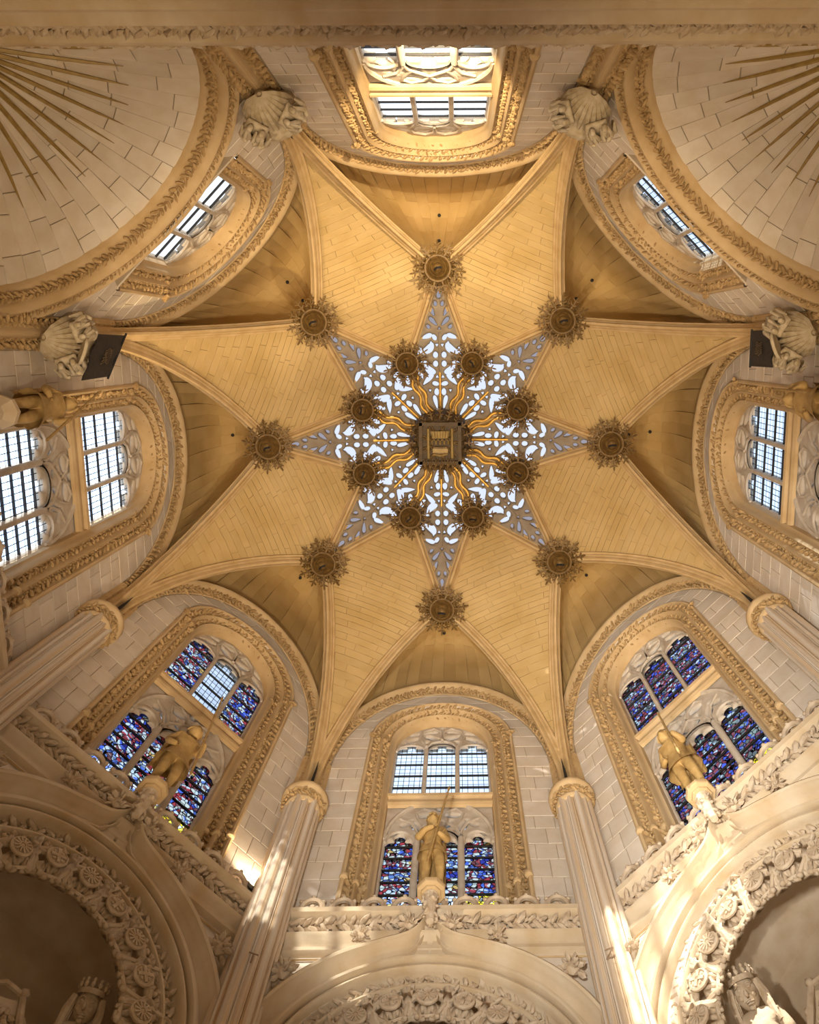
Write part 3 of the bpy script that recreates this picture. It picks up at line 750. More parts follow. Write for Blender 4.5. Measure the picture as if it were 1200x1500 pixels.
# bosses -------------------------------------------------------------------
def leaf_mesh(L, name='leaf'):
    b = MB(); th = .025
    fnm = lambda p, h: Vector((p[0], p[1], h+(p[1]/L)**2*.07*L/.3))
    b.prism([(-.022, 0), (.022, 0), (.018, L*.75), (-.018, L*.75)], fnm, -th, th)
    for cx, cy, l, w, an in ((0, L*.9, L*.34, L*.16, 0), (L*.15, L*.70, L*.32, L*.14, 1.15), (-L*.15, L*.70, L*.32, L*.14, -1.15), (L*.14, L*.36, L*.30, L*.13, 1.0), (-L*.14, L*.36, L*.30, L*.13, -1.0)):
        b.prism(teardrop(cx, cy, l, w, an, n=7), fnm, -th, th)
    return b.mesh(name, 'boss_gilt')
LEAF_A, LEAF_B = leaf_mesh(.40), leaf_mesh(.26)
def boss_proto(nleaf, core, gilt):
    root = empty('vault_boss')
    b = MB(); b.lathe([(.30, .30), (.34, .12), (.36, .0), (.33, -.06), (.30, -.03), (.27, -.07), (.24, -.16), (.21, -.13), (.185, -.2), (.14, -.26), (.12, -.22), (.07, -.28), (.03, -.30)], 20); b.obj('rosette', gilt, root, smooth=True)
    b = MB(); b.tube([(.34*cos(2*pi*k/24), .34*sin(2*pi*k/24), -.02) for k in range(25)], .045, 6, cap=False); b.obj('rim', gilt, root, smooth=True)
    b = MB(); rnd = random.Random(9)
    for k in range(34):
        t = 2*pi*k/34; b.ico((.43*cos(t), .43*sin(t), .02+rnd.uniform(-.05, .08)), (.07, .03, .05), rq(), True)
    b.obj('leaf_wreath', 'boss_gilt', root)
    b = MB().tube([(-.10, .02, -.27), (-.02, .0, -.33), (.10, .03, -.3)], .03, 5); b.obj('hook', 'iron', root)
    for k in range(nleaf):
        o = put('leaf', LEAF_A if k % 2 == 0 else LEAF_B, root); t = 2*pi*k/nleaf
        r = .36 if k % 2 == 0 else .40
        o.location = (r*sin(-t), r*cos(-t), -.05 if k % 2 == 0 else .06); o.rotation_euler = (rnd.uniform(-.12, .1), rnd.uniform(-.2, .2), t+rnd.uniform(-.06, .06))
    return root
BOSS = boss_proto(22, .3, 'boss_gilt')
for i, (name, a) in enumerate(SIDES):
    o = BOSS if i == 0 else copy_tree(BOSS)
    o.location = polar(RB, a, ZBOSS-.32); o.rotation_euler.z = rz(a)+i*.7
    tag(o, f'spiky gilt leaf boss, outer ring, {CLK[a]} point of the star', 'boss', 'outer ring of vault bosses')
for i, (name, a) in enumerate(SIDES):
    o = copy_tree(BOSS); o.location = polar(RI, a+22.5, ZIN-.42); o.rotation_euler.z = rz(a)+i*1.1; o.scale = (.92, .92, 1.2)
    tag(o, f'leafy gilt pendant boss, inner ring, at {CLI[na(a+22.5)]}', 'boss', 'inner ring of vault bosses')

def figure(pose='stand', H=1.0, sub=1):
    """small standing body, feet at z=0, facing -y"""
    if pose == 'stand':
        V = [(0,0,.52),(0,0,.64),(0,-.01,.76),(0,0,.84),(0,-.01,.88),(0,-.02,.955),  # pelvis..head
             (.07,0,.48),(.075,-.01,.27),(.075,.01,.05),(.08,-.08,.02), (-.07,0,.48),(-.08,-.03,.27),(-.085,.02,.05),(-.095,-.07,.02),
             (.13,0,.79),(.19,-.02,.64),(.13,-.13,.58),(.10,-.18,.60), (-.13,0,.79),(-.20,-.03,.65),(-.10,-.15,.66),(-.05,-.19,.69)]
        E_ = [(0,1),(1,2),(2,3),(3,4),(4,5),(0,6),(6,7),(7,8),(8,9),(0,10),(10,11),(11,12),(12,13),(3,14),(14,15),(15,16),(16,17),(3,18),(18,19),(19,20),(20,21)]
        R = [.095,.09,.11,.06,.04,.065,.075,.052,.03,.025,.075,.052,.03,.025,.05,.038,.028,.024,.05,.038,.028,.024]
    else:   # crouching climber seen from below
        V = [(0,0,.30),(.05,-.05,.45),(.10,-.10,.58),(.12,-.12,.66),(.13,-.14,.70),(.15,-.17,.76),
             (.12,0,.22),(.30,-.12,.30),(.26,-.06,.05),(.36,-.12,.02), (-.10,0,.22),(-.24,-.14,.34),(-.30,-.04,.10),(-.38,-.08,.12),
             (.22,-.08,.60),(.34,-.16,.50),(.42,-.2,.62), (-.02,-.10,.60),(-.18,-.16,.60),(-.30,-.16,.68)]
        E_ = [(0,1),(1,2),(2,3),(3,4),(4,5),(0,6),(6,7),(7,8),(8,9),(0,10),(10,11),(11,12),(12,13),(3,14),(14,15),(15,16),(3,17),(17,18),(18,19)]
        R = [.10,.095,.11,.06,.045,.075,.08,.055,.035,.03,.08,.055,.035,.03,.05,.04,.03,.05,.04,.03]
    vs, fs = skin([tuple(c*H for c in v) for v in V], E_, [r*H for r in R], 0, sub); return vs, fs
FIG_S = figure('stand', 1.0, 1); FIG_C = figure('crouch', 1.0, 0)
def central():
    root = empty('central_boss', (0, 0, 25.0))
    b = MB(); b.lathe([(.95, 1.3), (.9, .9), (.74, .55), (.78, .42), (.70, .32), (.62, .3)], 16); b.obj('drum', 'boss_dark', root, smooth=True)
    # square canopy frame holding the carved scene
    b = MB()
    for s in (-1, 1):
        b.box((0, s*.56, .10), (1.2, .10, .14)); b.box((s*.56, 0, .10), (.10, 1.2, .14))
    b.obj('square_frame', 'boss_dark', root)
    b = MB(); b.box((0, 0, .26), (1.1, 1.1, .1)); b.obj('backplate', 'boss_dark', root)
    for x in (-.34, .34): MB().tube([(x, -.42, .12), (x, .0, .02), (x, .42, .08)], .04, 8).obj('column', 'ray_gilt', root, smooth=True)
    b = MB(); b.prism([(-.27, -.36), (.27, -.36), (.22, -.16), (-.22, -.16)], lambda p, h: Vector((p[0], p[1], h-.25*(.36+p[1]))), .0, .12)
    for k in range(7): b.tube([(-.24+.08*k, -.36, -.02), (-.21+.07*k, -.16, -.07)], .012, 4)
    b.obj('canopy_roof', 'ray_gilt', root)
    b = MB()
    for k in range(4):
        x = -.18+.12*k; b.tube([(x-.05, .02, .02), (x-.05, -.08, .0), (x, -.13, -.01), (x+.05, -.08, .0), (x+.05, .02, .02)], .014, 5)
    b.obj('arcade', 'ray_gilt', root)
    b = MB(); b.box((0, .20, .10), (.40, .22, .12)); b.obj('altar', 'boss_gilt', root)
    b = MB(); b.box((0, .20, .03), (.44, .12, .03)); b.tube([(-.2, .3, .03), (0, .34, .0), (.2, .3, .03)], .03, 5); b.obj('altar_cloth', 'ray_gilt', root)
    rnd = random.Random(5)
    for k in range(6):
        vs, fs = FIG_S; b = MB(); b.add(vs, fs); o = b.obj('small_figure', 'boss_gilt', root, smooth='all')
        o.scale = (.42,)*3; o.location = (-.42+.17*k, .42+.05*(k % 2), -.02); o.rotation_euler = (rad(70), 0, rad(180)+rnd.uniform(-.4, .4))
    for k in range(9):
        t = 2*pi*k/9; b = MB(); b.add(*FIG_S); o = b.obj('small_figure', 'boss_gilt', root, smooth='all'); o.scale = (.45,)*3; o.location = (.62*cos(t), .62*sin(t), .12); o.rotation_euler = (rad(75), 0, t-pi/2)
    for k in range(20):
        t = 2*pi*k/20; o = put('leaf', LEAF_A, root); o.location = (.70*sin(-t), .70*cos(-t), .25+rnd.uniform(-.1, .1)); o.rotation_euler = (rnd.uniform(-.2, .1), rnd.uniform(-.3, .3), t); o.scale = (.9, rnd.uniform(.6, .95), 1)
    b = MB()
    for k in range(60):
        t = rnd.uniform(0, 6.28); r = rnd.uniform(.6, .86); b.ico((r*cos(t), r*sin(t), .2+rnd.uniform(-.1, .2)), (.09, .05, .06), rq())
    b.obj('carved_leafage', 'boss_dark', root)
    tag(root, 'great carved gilt boss with square framed scene at the star centre', 'boss')
central()

# ------------------------------------------------------------------ cornices
CORN = [(.16, 13.30), (.02, 13.34), (-.05, 13.40), (-.05, 13.48), (.0, 13.52), (-.02, 13.60), (-.12, 13.68), (-.14, 13.76), (-.05, 13.80), (.02, 13.83), (.03, 14.10), (-.10, 14.14), (-.22, 14.20), (-.24, 14.30), (-.20, 14.36), (-.05, 14.40), (.2, 14.42)]
def cornice(half0, half1, n_crest):
    root_me = MB(); root_me.grid([[W3(x, z, 7.45+d) for d, z in CORN] for x in (half0, half1)])
    f = MB(); pts = [W3(half0+(half1-half0)*k/40, 13.97, 7.38) for k in range(41)]; foliage(f, pts, .25, .10, (0, -1, -.3), .40)
    return root_me.mesh('cornice', 'pale_moulding', True), f.mesh('foliage_band', 'pale_carved')
def crest_mesh():
    b = MB(); b.tube([(-.20*cos(pi*k/10), 0, .26*sin(pi*k/10)) for k in range(11)], .055, 6)
    for x, z in ((0, .10), (-.09, .05), (.09, .05)): b.ico((x, .02, z), (.05, .04, .06))
    for k in (2, 5, 8): b.ico((-.25*cos(pi*k/10), -.02, .31*sin(pi*k/10)), (.05, .045, .05))
    return b.mesh('crest', 'pale_carved', True)
CREST = crest_mesh()
for i, (name, a) in enumerate(SIDES):
    if name in ('northwest', 'southwest'): continue
    h0, h1 = (-7.6, 7.6) if name == 'west' else (-HW, HW)
    c, f = cornice(h0, h1, 9); o = put('trim_%d' % (i+11), c); o.rotation_euler.z = rz(a); tag(o, f'foliage cornice with scalloped cresting under the wall at {WHERE[name]}', None, None, 'structure')
    put('foliage_band', f, o)['kind'] = 'stuff'
    n = int((h1-h0)/.56)
    for k in range(n):
        q = put('crest', CREST, o); q.location = W3(h0+(h1-h0)*(k+.5)/n, 14.42, 7.34)

# ------------------------------------------------------------------ lower walls with ogee arches
AZ, AR = 10.52, 2.96
def ogee(r, n=26, ext=0.0, tipz=14.45):
    """right half from the springing up to the tip"""
    pts = []
    amax = math.acos(.92/2.96)
    for k in range(n+1):
        t = amax*k/n; pts.append((r*cos(t), AZ+r*sin(t)))
    x0, z0 = pts[-1]; k_ = r/AR
    for fx, z in ((.72, 13.42), (.55, 13.48), (.40, 13.55), (.28, 13.64), (.18, 13.77), (.11, 13.92), (.07, 14.07)):
        pts.append((fx-(AR-r)*.15*(fx > .2), z-(AR-r)*(1.0 if fx > .3 else .75)))
    return pts
def ogee_full(r): 
    h = ogee(r); return [(x, z) for x, z in h]+[(-x, z) for x, z in reversed(h)]
def arc(r, n=40, z0=AZ): return [(r*cos(pi*k/n), z0+r*sin(pi*k/n)) for k in range(n+1)]
def lower_wall(open_arch):
    outer = [(-HW-.05, FLOOR), (HW+.05, FLOOR), (HW+.05, 13.5), (-HW-.05, 13.5)]
    sp = [outer]
    if open_arch: sp.append([(2.42, FLOOR+.2)]+[(2.42*cos(pi*k/30), AZ+2.42*sin(pi*k/30)) for k in range(31)]+[(-2.42, FLOOR+.2)])
    vs, fs = fill2d(sp, .1, 0); b = MB(); b.add([W3(v.x, v.y, 7.5+.05+v.z) for v in vs], fs); return b.mesh('lower', 'ashlar', recalc=False)
LWA, LWP = lower_wall(True), lower_wall(False)
def niche():
    b = MB(); prof = arc(2.42, 30); prof = [(2.42, FLOOR)]+prof+[(-2.42, FLOOR)]
    b.grid([[W3(x, z, d) for d in (7.55, 8.4, 9.3)] for x, z in prof]); soff = b.mesh('soffit', 'niche_stone', True)
    b = MB(); b.box(W3(0, 6, 9.35), (5.2, .1, 16)); return soff, b.mesh('back', 'niche_stone')
NS, NB = niche()
def sweep2(pathf, rs_d):
    b = MB(); rows = []
    cols = [pathf(r) for r, d in rs_d]
    for i in range(len(cols[0])): rows.append([W3(cols[j][i][0], cols[j][i][1], rs_d[j][1]) for j in range(len(rs_d))])
    b.grid(rows); return b
fig_unit = []
def arch_proto():
    root = empty('ogee_arch')
    # hood
    hood = [(2.98, 7.52), (2.98, 7.22), (2.96, 7.17), (2.92, 7.15), (2.88, 7.17), (2.87, 7.23), (2.85, 7.25), (2.83, 7.32), (2.79, 7.38), (2.73, 7.43), (2.69, 7.45), (2.68, 7.38), (2.65, 7.34), (2.61, 7.34), (2.59, 7.39), (2.58, 7.46), (2.56, 7.52)]
    sweep2(ogee_full, hood).obj('hood_moulding', 'pale_moulding', root, smooth=True)
    # arch mouldings
    am = [(2.52, 7.5), (2.50, 7.40), (2.49, 7.31), (2.46, 7.27), (2.42, 7.28), (2.40, 7.34), (2.42, 7.44), (2.38, 7.47), (2.36, 7.40), (2.34, 7.35), (2.30, 7.34), (2.27, 7.38), (2.28, 7.48), (2.25, 7.60), (2.19, 7.64), (2.12, 7.62), (2.09, 7.55), (2.07, 7.49), (2.03, 7.48), (2.0, 7.53), (2.02, 7.66), (2.10, 7.78), (2.40, 7.80)]
    am = [(r+.10, d) for r, d in am]
    sweep2(lambda r: arc(r, 48), am).obj('arch_moulding', 'pale_moulding', root, smooth=True)
    f = MB(); pts = [W3(x, z, 7.56) for x, z in arc(2.27, 90)]
    foliage(f, pts, .19, .15, lambda i: (0, -1, -.3), .25); f.obj('foliage_band', 'pale_carved', root, stuff=True)
    # spandrel field between hood and arch
    b = MB(); up = ogee(2.57)[20:]; dn = [((2.55)*cos(pi/2-(pi/2-.95)*k/(len(up)-1)), AZ+2.55*sin(pi/2-(pi/2-.95)*k/(len(up)-1))) for k in range(len(up)-1, -1, -1)]
    for sg in (1, -1): b.grid([[W3(sg*u[0], u[1], 7.42), W3(sg*min(u[0], l[0]), l[1], 7.42)] for u, l in zip(up, dn)])
    b.obj('field', 'pale_moulding', root)
    # lacy lobes above the figures
    lace = MB()
    for k in range(23):
        t = pi*(k+.5)/23
        for rr, sc in ((2.16, 1.0),):
            c = W3(rr*cos(t), AZ+rr*sin(t), 7.56); tn = Vector((-sin(t), 0, cos(t))); rd = Vector((cos(t), 0, sin(t)))
            lace.tube([c+tn*.16*cos(pi*j/8)-rd*.13*sin(pi*j/8)+rd*.06 for j in range(9)], .036, 5)
            lace.tube([c+tn*.085*cos(pi*j/6)-rd*.06*sin(pi*j/6)+rd*.05 for j in range(7)], .022, 4)
            for j in (-1, 1): lace.ico(c+tn*.155*j-rd*.0+Vector((0, -.03, 0)), (.06, .05, .06), rq())
            lace.ico(c-rd*.10+Vector((0, -.04, 0)), (.05, .05, .06), rq())
    lace.obj('lace_edge', 'pale_carved', root, stuff=True)
    # crockets
    def crocket(s, z, r, m=None):
        b = MB(); rnd = random.Random(int(s*100))
        for k in range(26):
            d = Vector((rnd.gauss(0, 1), rnd.gauss(0, 1)*.7-.3, rnd.gauss(0, 1))).normalized(); 
            q = d.to_track_quat('Z', 'Y'); b.ico(d*r*rnd.uniform(.5, .8), (r*.22, r*.10, r*.36), q @ Quaternion((0, 0, 1), rnd.uniform(0, 3)))
        b.ico((0, 0, 0), (r*.6, r*.45, r*.6)); o = b.obj('crocket', 'pale_carved', root); o.location = W3(s, z, 7.22)
    for sg in (-1, 1):
        crocket(sg*.36, 13.80, .24); crocket(sg*1.18, 13.48, .18); crocket(sg*2.34, 12.62, .26); crocket(sg*2.95, 11.4, .26)
    # finial stem and pedestal
    b = MB(); b.lathe([(.07, 13.7), (.10, 13.9), (.12, 14.2), (.13, 14.36), (.15, 14.40)], 10, W3(0, 0, 7.10)); rnd = random.Random(2)
    for k in range(26): t = rnd.uniform(0, 6.28); b.ico(W3(.11*cos(t), 13.75+.6*rnd.random(), 7.10+.11*sin(t)), (.05, .03, .08), rq())
    b.obj('finial', 'pale_carved', root)
    b = MB(); b.lathe([(.13, 14.36), (.145, 14.42), (.19, 14.44), (.20, 14.48), (.27, 14.50), (.28, 14.53), (.28, 14.60), (.24, 14.63)], 8, W3(0, 0, 7.10), pi/8); b.obj('pedestal', 'moulding', root)
    # panel edge under the cornice
    for sg in (-1, 1): b = MB(); b.tube([W3(sg*1.3, 13.24, 7.47), W3(sg*2.74, 13.24, 7.47), W3(sg*2.74, 12.0, 7.47)], .022, 4); b.obj('panel_edge', 'moulding', root)
    return root
def shield_meshes():
    out = []
    for kind in (0, 1):
        b = MB(); b.lathe([(.005, .0), (.17, .0), (.17, .03), (.14, .05), (.13, .03), (.01, .045)], 14)
        if kind == 0:
            for k in range(12):
                t = 2*pi*k/12; b.box((.085*cos(t), .085*sin(t), .05), (.10, .022, .03), Quaternion((0, 0, 1), t))
            b.ico((0, 0, .05), (.035, .035, .02))
        else:
            for an in (0, pi/2): b.box((0, 0, .05), (.24, .05, .03), Quaternion((0, 0, 1), an))
            for k in range(4): t = pi/4+pi/2*k; b.ico((.085*cos(t), .085*sin(t), .045), (.035, .025, .02))
        b.xf(Matrix.Rotation(pi/2, 4, 'X')); out.append(b.mesh('shield', 'pale_carved', True))
    return out
SHIELDS = shield_meshes()
b = MB(); b.add(*FIG_C); FIGM = b.mesh('wild_man', 'pale_carved', 'all')
b = MB(); b.tube([(0, 0, -.30), (0, -.02, .30)], [.035, .028], 6); LANCE = b.mesh('lance', 'pale_carved', True)
b = MB()
for k in range(6):
    t0, t1 = 2*pi*k/6, 2*pi*(k+1)/6; b.tube([(.23*cos(t0), 0, .23*sin(t0)), (.23*cos(t1), -.02, .23*sin(t1))], .03, 5)
    b.ico((.25*cos(t0), -.02, .25*sin(t0)), (.045, .04, .045))
HEXF = b.mesh('branch_frame', 'pale_carved', True)
def fringe(root):
    n = 9
    for k in range(n):
        t = pi*(k+.5)/n; rad_ = 1.78; c = W3(rad_*cos(t), AZ+rad_*sin(t), 7.60)
        piv = pi/2-t          # rotation about the depth axis so that up = outward
        o = put('shield', SHIELDS[k % 2], root); o.location = c+Vector((0, -.22, 0))-Vector((cos(t), 0, sin(t)))*.08; o.rotation_euler = (0, piv, 0); o.scale = (1.06, 1.06, 1.06)
        o = put('branch_frame', HEXF, root); o.scale = (1.25, 1.25, 1.25); o.location = c+Vector((0, -.08, 0))-Vector((cos(t), 0, sin(t)))*.08; o.rotation_euler = (0, piv, 0)
        for sg in (-1, 1):
            t2 = t+sg*pi/n*.60; p = W3(1.36*cos(t2), AZ+1.36*sin(t2), 7.60)
            o = put('wild_man', FIGM, root); o.location = p; o.scale = (sg*.72, .85, .86); o.rotation_euler = (0, pi/2-t2, 0)
        t3 = t+pi/n*.5; o = put('lance', LANCE, root); o.location = W3(1.76*cos(t3), AZ+1.76*sin(t3), 7.5); o.rotation_euler = (0, pi/2-t3+.35, 0); o.scale = (1.2, 1.2, 1.25)
        b_ = W3(1.42*cos(t3), AZ+1.42*sin(t3), 7.62)
AP = arch_proto(); fringe(AP)
bpy.context.view_layer.update()
AL = {'east': 'carved ogee arch crossing the bottom centre edge, with hanging fringe', 'northeast': 'shadowed ogee arch with carved fringe at the lower left corner', 'southeast': 'brightly lit ogee arch with carved fringe at the lower right corner'}
ASH = {'east': -.07, 'northeast': 0, 'southeast': -.28}
for i, (name, a) in enumerate(SIDES):
    if name in ('northwest', 'southwest', 'west'): continue
    o = put('wall_lower_'+name, LWA if name in AL else LWP); o.rotation_euler.z = rz(a); tag(o, f'lower chapel wall under the cornice at {WHERE[name]}', None, None, 'structure')
    if name in AL:
        put('niche_soffit', NS, o); put('niche_back', NB, o)
        r = AP if name == 'east' else copy_tree(AP)
        r.rotation_euler.z = rz(a); q = Vector((cos(rad(a)), -sin(rad(a)), 0))*ASH[name]; r.location = q
        tag(r, AL[name], 'arch', 'ogee tomb arches')
# west: straight wall of the square part
for sg, nm in ((-1, 'northwest'), (1, 'southwest')):
    o = MB().box((sg*5.4, -7.66, 14.35), (4.5, .2, 2.1)).obj('wall_upper_'+nm, 'ashlar'); tag(o, f'strip of wall behind the straight cornice at {WHERE[nm]}', None, None, 'structure')
o = MB().box((0, -7.62, (FLOOR+13.4)/2), (16, .2, 13.4-FLOOR)).obj('wall_lower_west', 'ashlar'); tag(o, 'plain stone wall below the straight cornice along the top edge', None, None, 'structure')
for sg, nm in ((-1, 'northwest'), (1, 'southwest')):
    o = MB().box((sg*7.62, -5.4, (FLOOR+15.2)/2), (.2, 4.6, 15.2-FLOOR)).obj('wall_lower_'+nm, 'ashlar'); tag(o, f'plain side wall below the squinch at {WHERE[nm]}', None, None, 'structure')

# ------------------------------------------------------------------ squinches with sunbursts (canonical side 0, corner outwards)
DC = R0*sqrt(2)
def sq_pt(th, tau):
    """th 0..pi across, tau 0 at the arch .. 1 at the corner"""
    d = 7.93+(DC-7.93)*tau; hw = (DC-d)*1.04+.02; ht = (SQB*.905)*(1-tau**1.5)
    e = 1-tau
    return W3(-hw*cos(th), SQZ-.05+ht*sin(th)**.95+.0, d)
def squinch_meshes():
    b = MB(); n = 36
    prof = [(1.0, 7.52), (1.0, 7.46), (.985, 7.43), (.97, 7.46), (.965, 7.52), (.955, 7.54), (.94, 7.54), (.93, 7.50), (.92, 7.50), (.905, 7.56), (.90, 7.66), (.905, 7.72), (.90, 7.84), (.885, 7.88), (.875, 7.95), (.88, 8.05)]
    b.grid([[W3(-SQA*w*cos(pi*k/n), SQZ-.3*(k in (0, n))+SQB*w*sin(pi*k/n), d) for w, d in prof] for k in range(n+1)]); arch = b.mesh('arch', 'moulding', True)
    f = MB()
    for w, d, sz in ((.947, 7.51, .11), (.895, 7.76, .17)):
        foliage(f, [W3(-SQA*w*cos(pi*k/90), SQZ+SQB*w*sin(pi*k/90), d) for k in range(91)], sz, .10, lambda i: (cos(pi*i/90)*.6, -.5, -.7*sin(pi*i/90)-.2), .35)
    fol = f.mesh('foliage_band', 'carved')
    b = MB(); taus = [k/16 for k in range(17)]
    b.grid([[sq_pt(pi*k/n, t)+W3(0, .02, .02) for k in range(n+1)] for t in taus]); sh = b.mesh('shell', 'mortar', True)
    st = []; rnd = random.Random(8); NT = 20
    for i in range(NT):
        t0, t1 = pi*i/NT, pi*(i+1)/NT
        cuts = [.01]; c = .01+rnd.uniform(.08, .26)
        while c < .8: cuts.append(c); c += rnd.uniform(.16, .30)
        cuts.append(.9)
        for a_, c_ in zip(cuts, cuts[1:]):
            p = [sq_pt(t0, a_), sq_pt(t1, a_), sq_pt(t1, c_), sq_pt(t0, c_)]; nn = (p[2]-p[0]).cross(p[3]-p[1]).normalized(); cen = (p[0]+p[2])/2
            if nn.dot(W3(0, 13, 7.5)-cen) < 0: nn = -nn
            st.append(stone_mesh(p, nn, .009, .01, 'ashlar'))
    rays = []
    NR = 13
    for k in range(NR):
        th = pi*(k+.6)/(NR+.2); path = [sq_pt(th, t)+(W3(0, 13.5, 7.5)-sq_pt(th, t)).normalized()*.05 for t in (.86, .7, .5, .36)]
        r = MB(); r.tube(path, [.045, .04, .03, .006], 5); rays.append(r.mesh('ray', 'ray_gilt', True))
    return arch, fol, sh, st, rays
SQ = squinch_meshes()
for i, (name, a) in enumerate((('northwest', -135), ('southwest', 135))):
    o = put('trim_%d' % (i+31), SQ[0]); o.rotation_euler.z = rz(a); tag(o, f'foliage-banded squinch arch at {WHERE[name]}', None, None, 'structure'); put('foliage_band', SQ[1], o)['kind'] = 'stuff'
    o = put('ceiling_squinch', SQ[2]); o.rotation_euler.z = rz(a); tag(o, f'conical ashlar squinch vault at {WHERE[name]}', None, None, 'structure')
    for me in SQ[3]: put('stone', me, o)
    s = empty('sunburst', (0, 0, 0), rz(a)); tag(s, f'sunburst of thin gilt rays on the squinch at {WHERE[name]}', 'sunburst', 'sunbursts')
    for me in SQ[4]: put('ray', me, s)

# ------------------------------------------------------------------ columns and corbels
def column_proto():
    root = empty('column')
    n = 7
    b = MB(); b.lathe([(.30, FLOOR), (.30, 17.5)], 20); b.obj('core', 'shaft_stone', root, smooth=True)
    for k in range(n):
        t = pi+pi*(k)/(n-1) if n > 1 else 0
        r = .075 if k % 2 == 0 else .045
        MB().tube([(.33*cos(t), .33*sin(t), FLOOR), (.33*cos(t), .33*sin(t), 17.55)], r, 8).obj('colonnette', 'shaft_stone', root, smooth=True)
        for o_ in (-.1, .1):
            tt = t+o_*1.9; MB().tube([(.315*cos(tt), .315*sin(tt), FLOOR), (.315*cos(tt), .315*sin(tt), 17.5)], .022, 5).obj('fillet', 'shaft_stone', root)
    cap = b = MB(); b.lathe([(.36, 17.40), (.40, 17.46), (.40, 17.52), (.37, 17.56), (.40, 17.66), (.47, 17.74), (.50, 17.78), (.52, 17.84), (.52, 17.92), (.48, 17.96), (.30, 17.97)], 20); cap = b.obj('capital', 'moulding', root, smooth=True)
    f = MB(); foliage(f, [(.42*cos(2*pi*k/40), .42*sin(2*pi*k/40), 17.62) for k in range(41)], .16, .09, lambda i: (cos(2*pi*i/40), sin(2*pi*i/40), -.3), .35); f.obj('capital_foliage', 'carved', cap)
    return root
CP = column_proto()
CN = {22.5: 'pale clustered wall column reaching the bottom edge, right of centre', -22.5: 'streaked clustered wall column reaching the bottom edge, left of centre', 67.5: 'clustered wall column cut by the right edge', -67.5: 'clustered wall column cut by the left edge'}
for i, a in enumerate((22.5, -22.5, 67.5, -67.5)):
    o = CP if i == 0 else copy_tree(CP)
    o.location = polar(7.72, a); o.rotation_euler.z = rz(a); tag(o, CN[a], 'column', 'wall columns')
for o in [q for q in bpy.data.objects if q.name.startswith('column') and q.type == 'EMPTY']:
    a = math.degrees(-o.rotation_euler.z)
    if abs(abs(a)-22.5) < 1:
        b = MB()
        for p, q in (((-.07, .1), (.07, .1)), ((.07, .1), (-.07, -.1)), ((-.07, -.1), (.07, -.1))) if a > 0 else (((-.08, .1), (.08, .1)), ((0, .1), (0, -.1))):
            b.tube([(p[0], 0, p[1]), (q[0], 0, q[1])], .014, 4)
        mk = b.obj('mason_mark', 'mark', o); ang = (0.10 if a > 0 else -.1); mk.location = (.40*sin(ang), -.415*cos(ang), 12.35)
# springer blocks above capitals and corbels
b = MB(); prof = [(-.42, .30), (-.40, .0), (-.30, -.06), (-.24, -.02), (-.2, -.16), (-.1, -.24), (-.04, -.16), (.04, -.16), (.1, -.24), (.2, -.16), (.24, -.02), (.30, -.06), (.40, .0), (.42, .30)]
b.grid([[Vector((x*(1-.12*(z-17.9)/3), 7.92+.0+d, z)) for x, d in prof] for z in (17.9, 19, 20.2)]); SPM = b.mesh('springer', 'rib_stone', True)
b = MB(); b.prism([(-.05, 17.98), (.05, 17.98), (.03, 19.2), (-.0, 19.7)], lambda p, h: Vector((p[0], 7.665+h, p[1])), -.03, .03); GAP_SHADE = b.mesh('slit', 'iron')  # solid black wedge standing in for the shaded gap between the ribs
for i, a in enumerate((22.5, 67.5, 112.5, 157.5, -157.5, -112.5, -67.5, -22.5)):
    o = put('rib_springer', SPM); o.rotation_euler.z = rz(a); tag(o, f'clustered rib springer standing on the {SPRING[a]}', None, 'rib springers', 'structure')
    put('slit', GAP_SHADE, o)
def head_verts(c, sc, yaw=0.0, pitch=0.0):
    sph = bmesh.new(); bmesh.ops.create_uvsphere(sph, u_segments=18, v_segments=14, radius=1); q = Quaternion((0, 0, 1), yaw) @ Quaternion((1, 0, 0), pitch)
    for v in sph.verts:
        x, y, z = v.co; p = Vector((x*.74, y*.84, z))
        if y < -.55 and abs(x) < .3 and -.35 < z < .25: p.y -= .28*(1-abs(x)/.3)
        if y < -.45 and .05 < z < .40 and .18 < abs(x) < .65: p.y += .16
        if y < -.5 and -.62 < z < -.42 and abs(x) < .4: p.y -= .08
        v.co = q @ (p*sc)+Vector(c)
    r = [v.co.copy() for v in sph.verts], [tuple(v.index for v in f.verts) for f in sph.faces]; sph.free(); return r
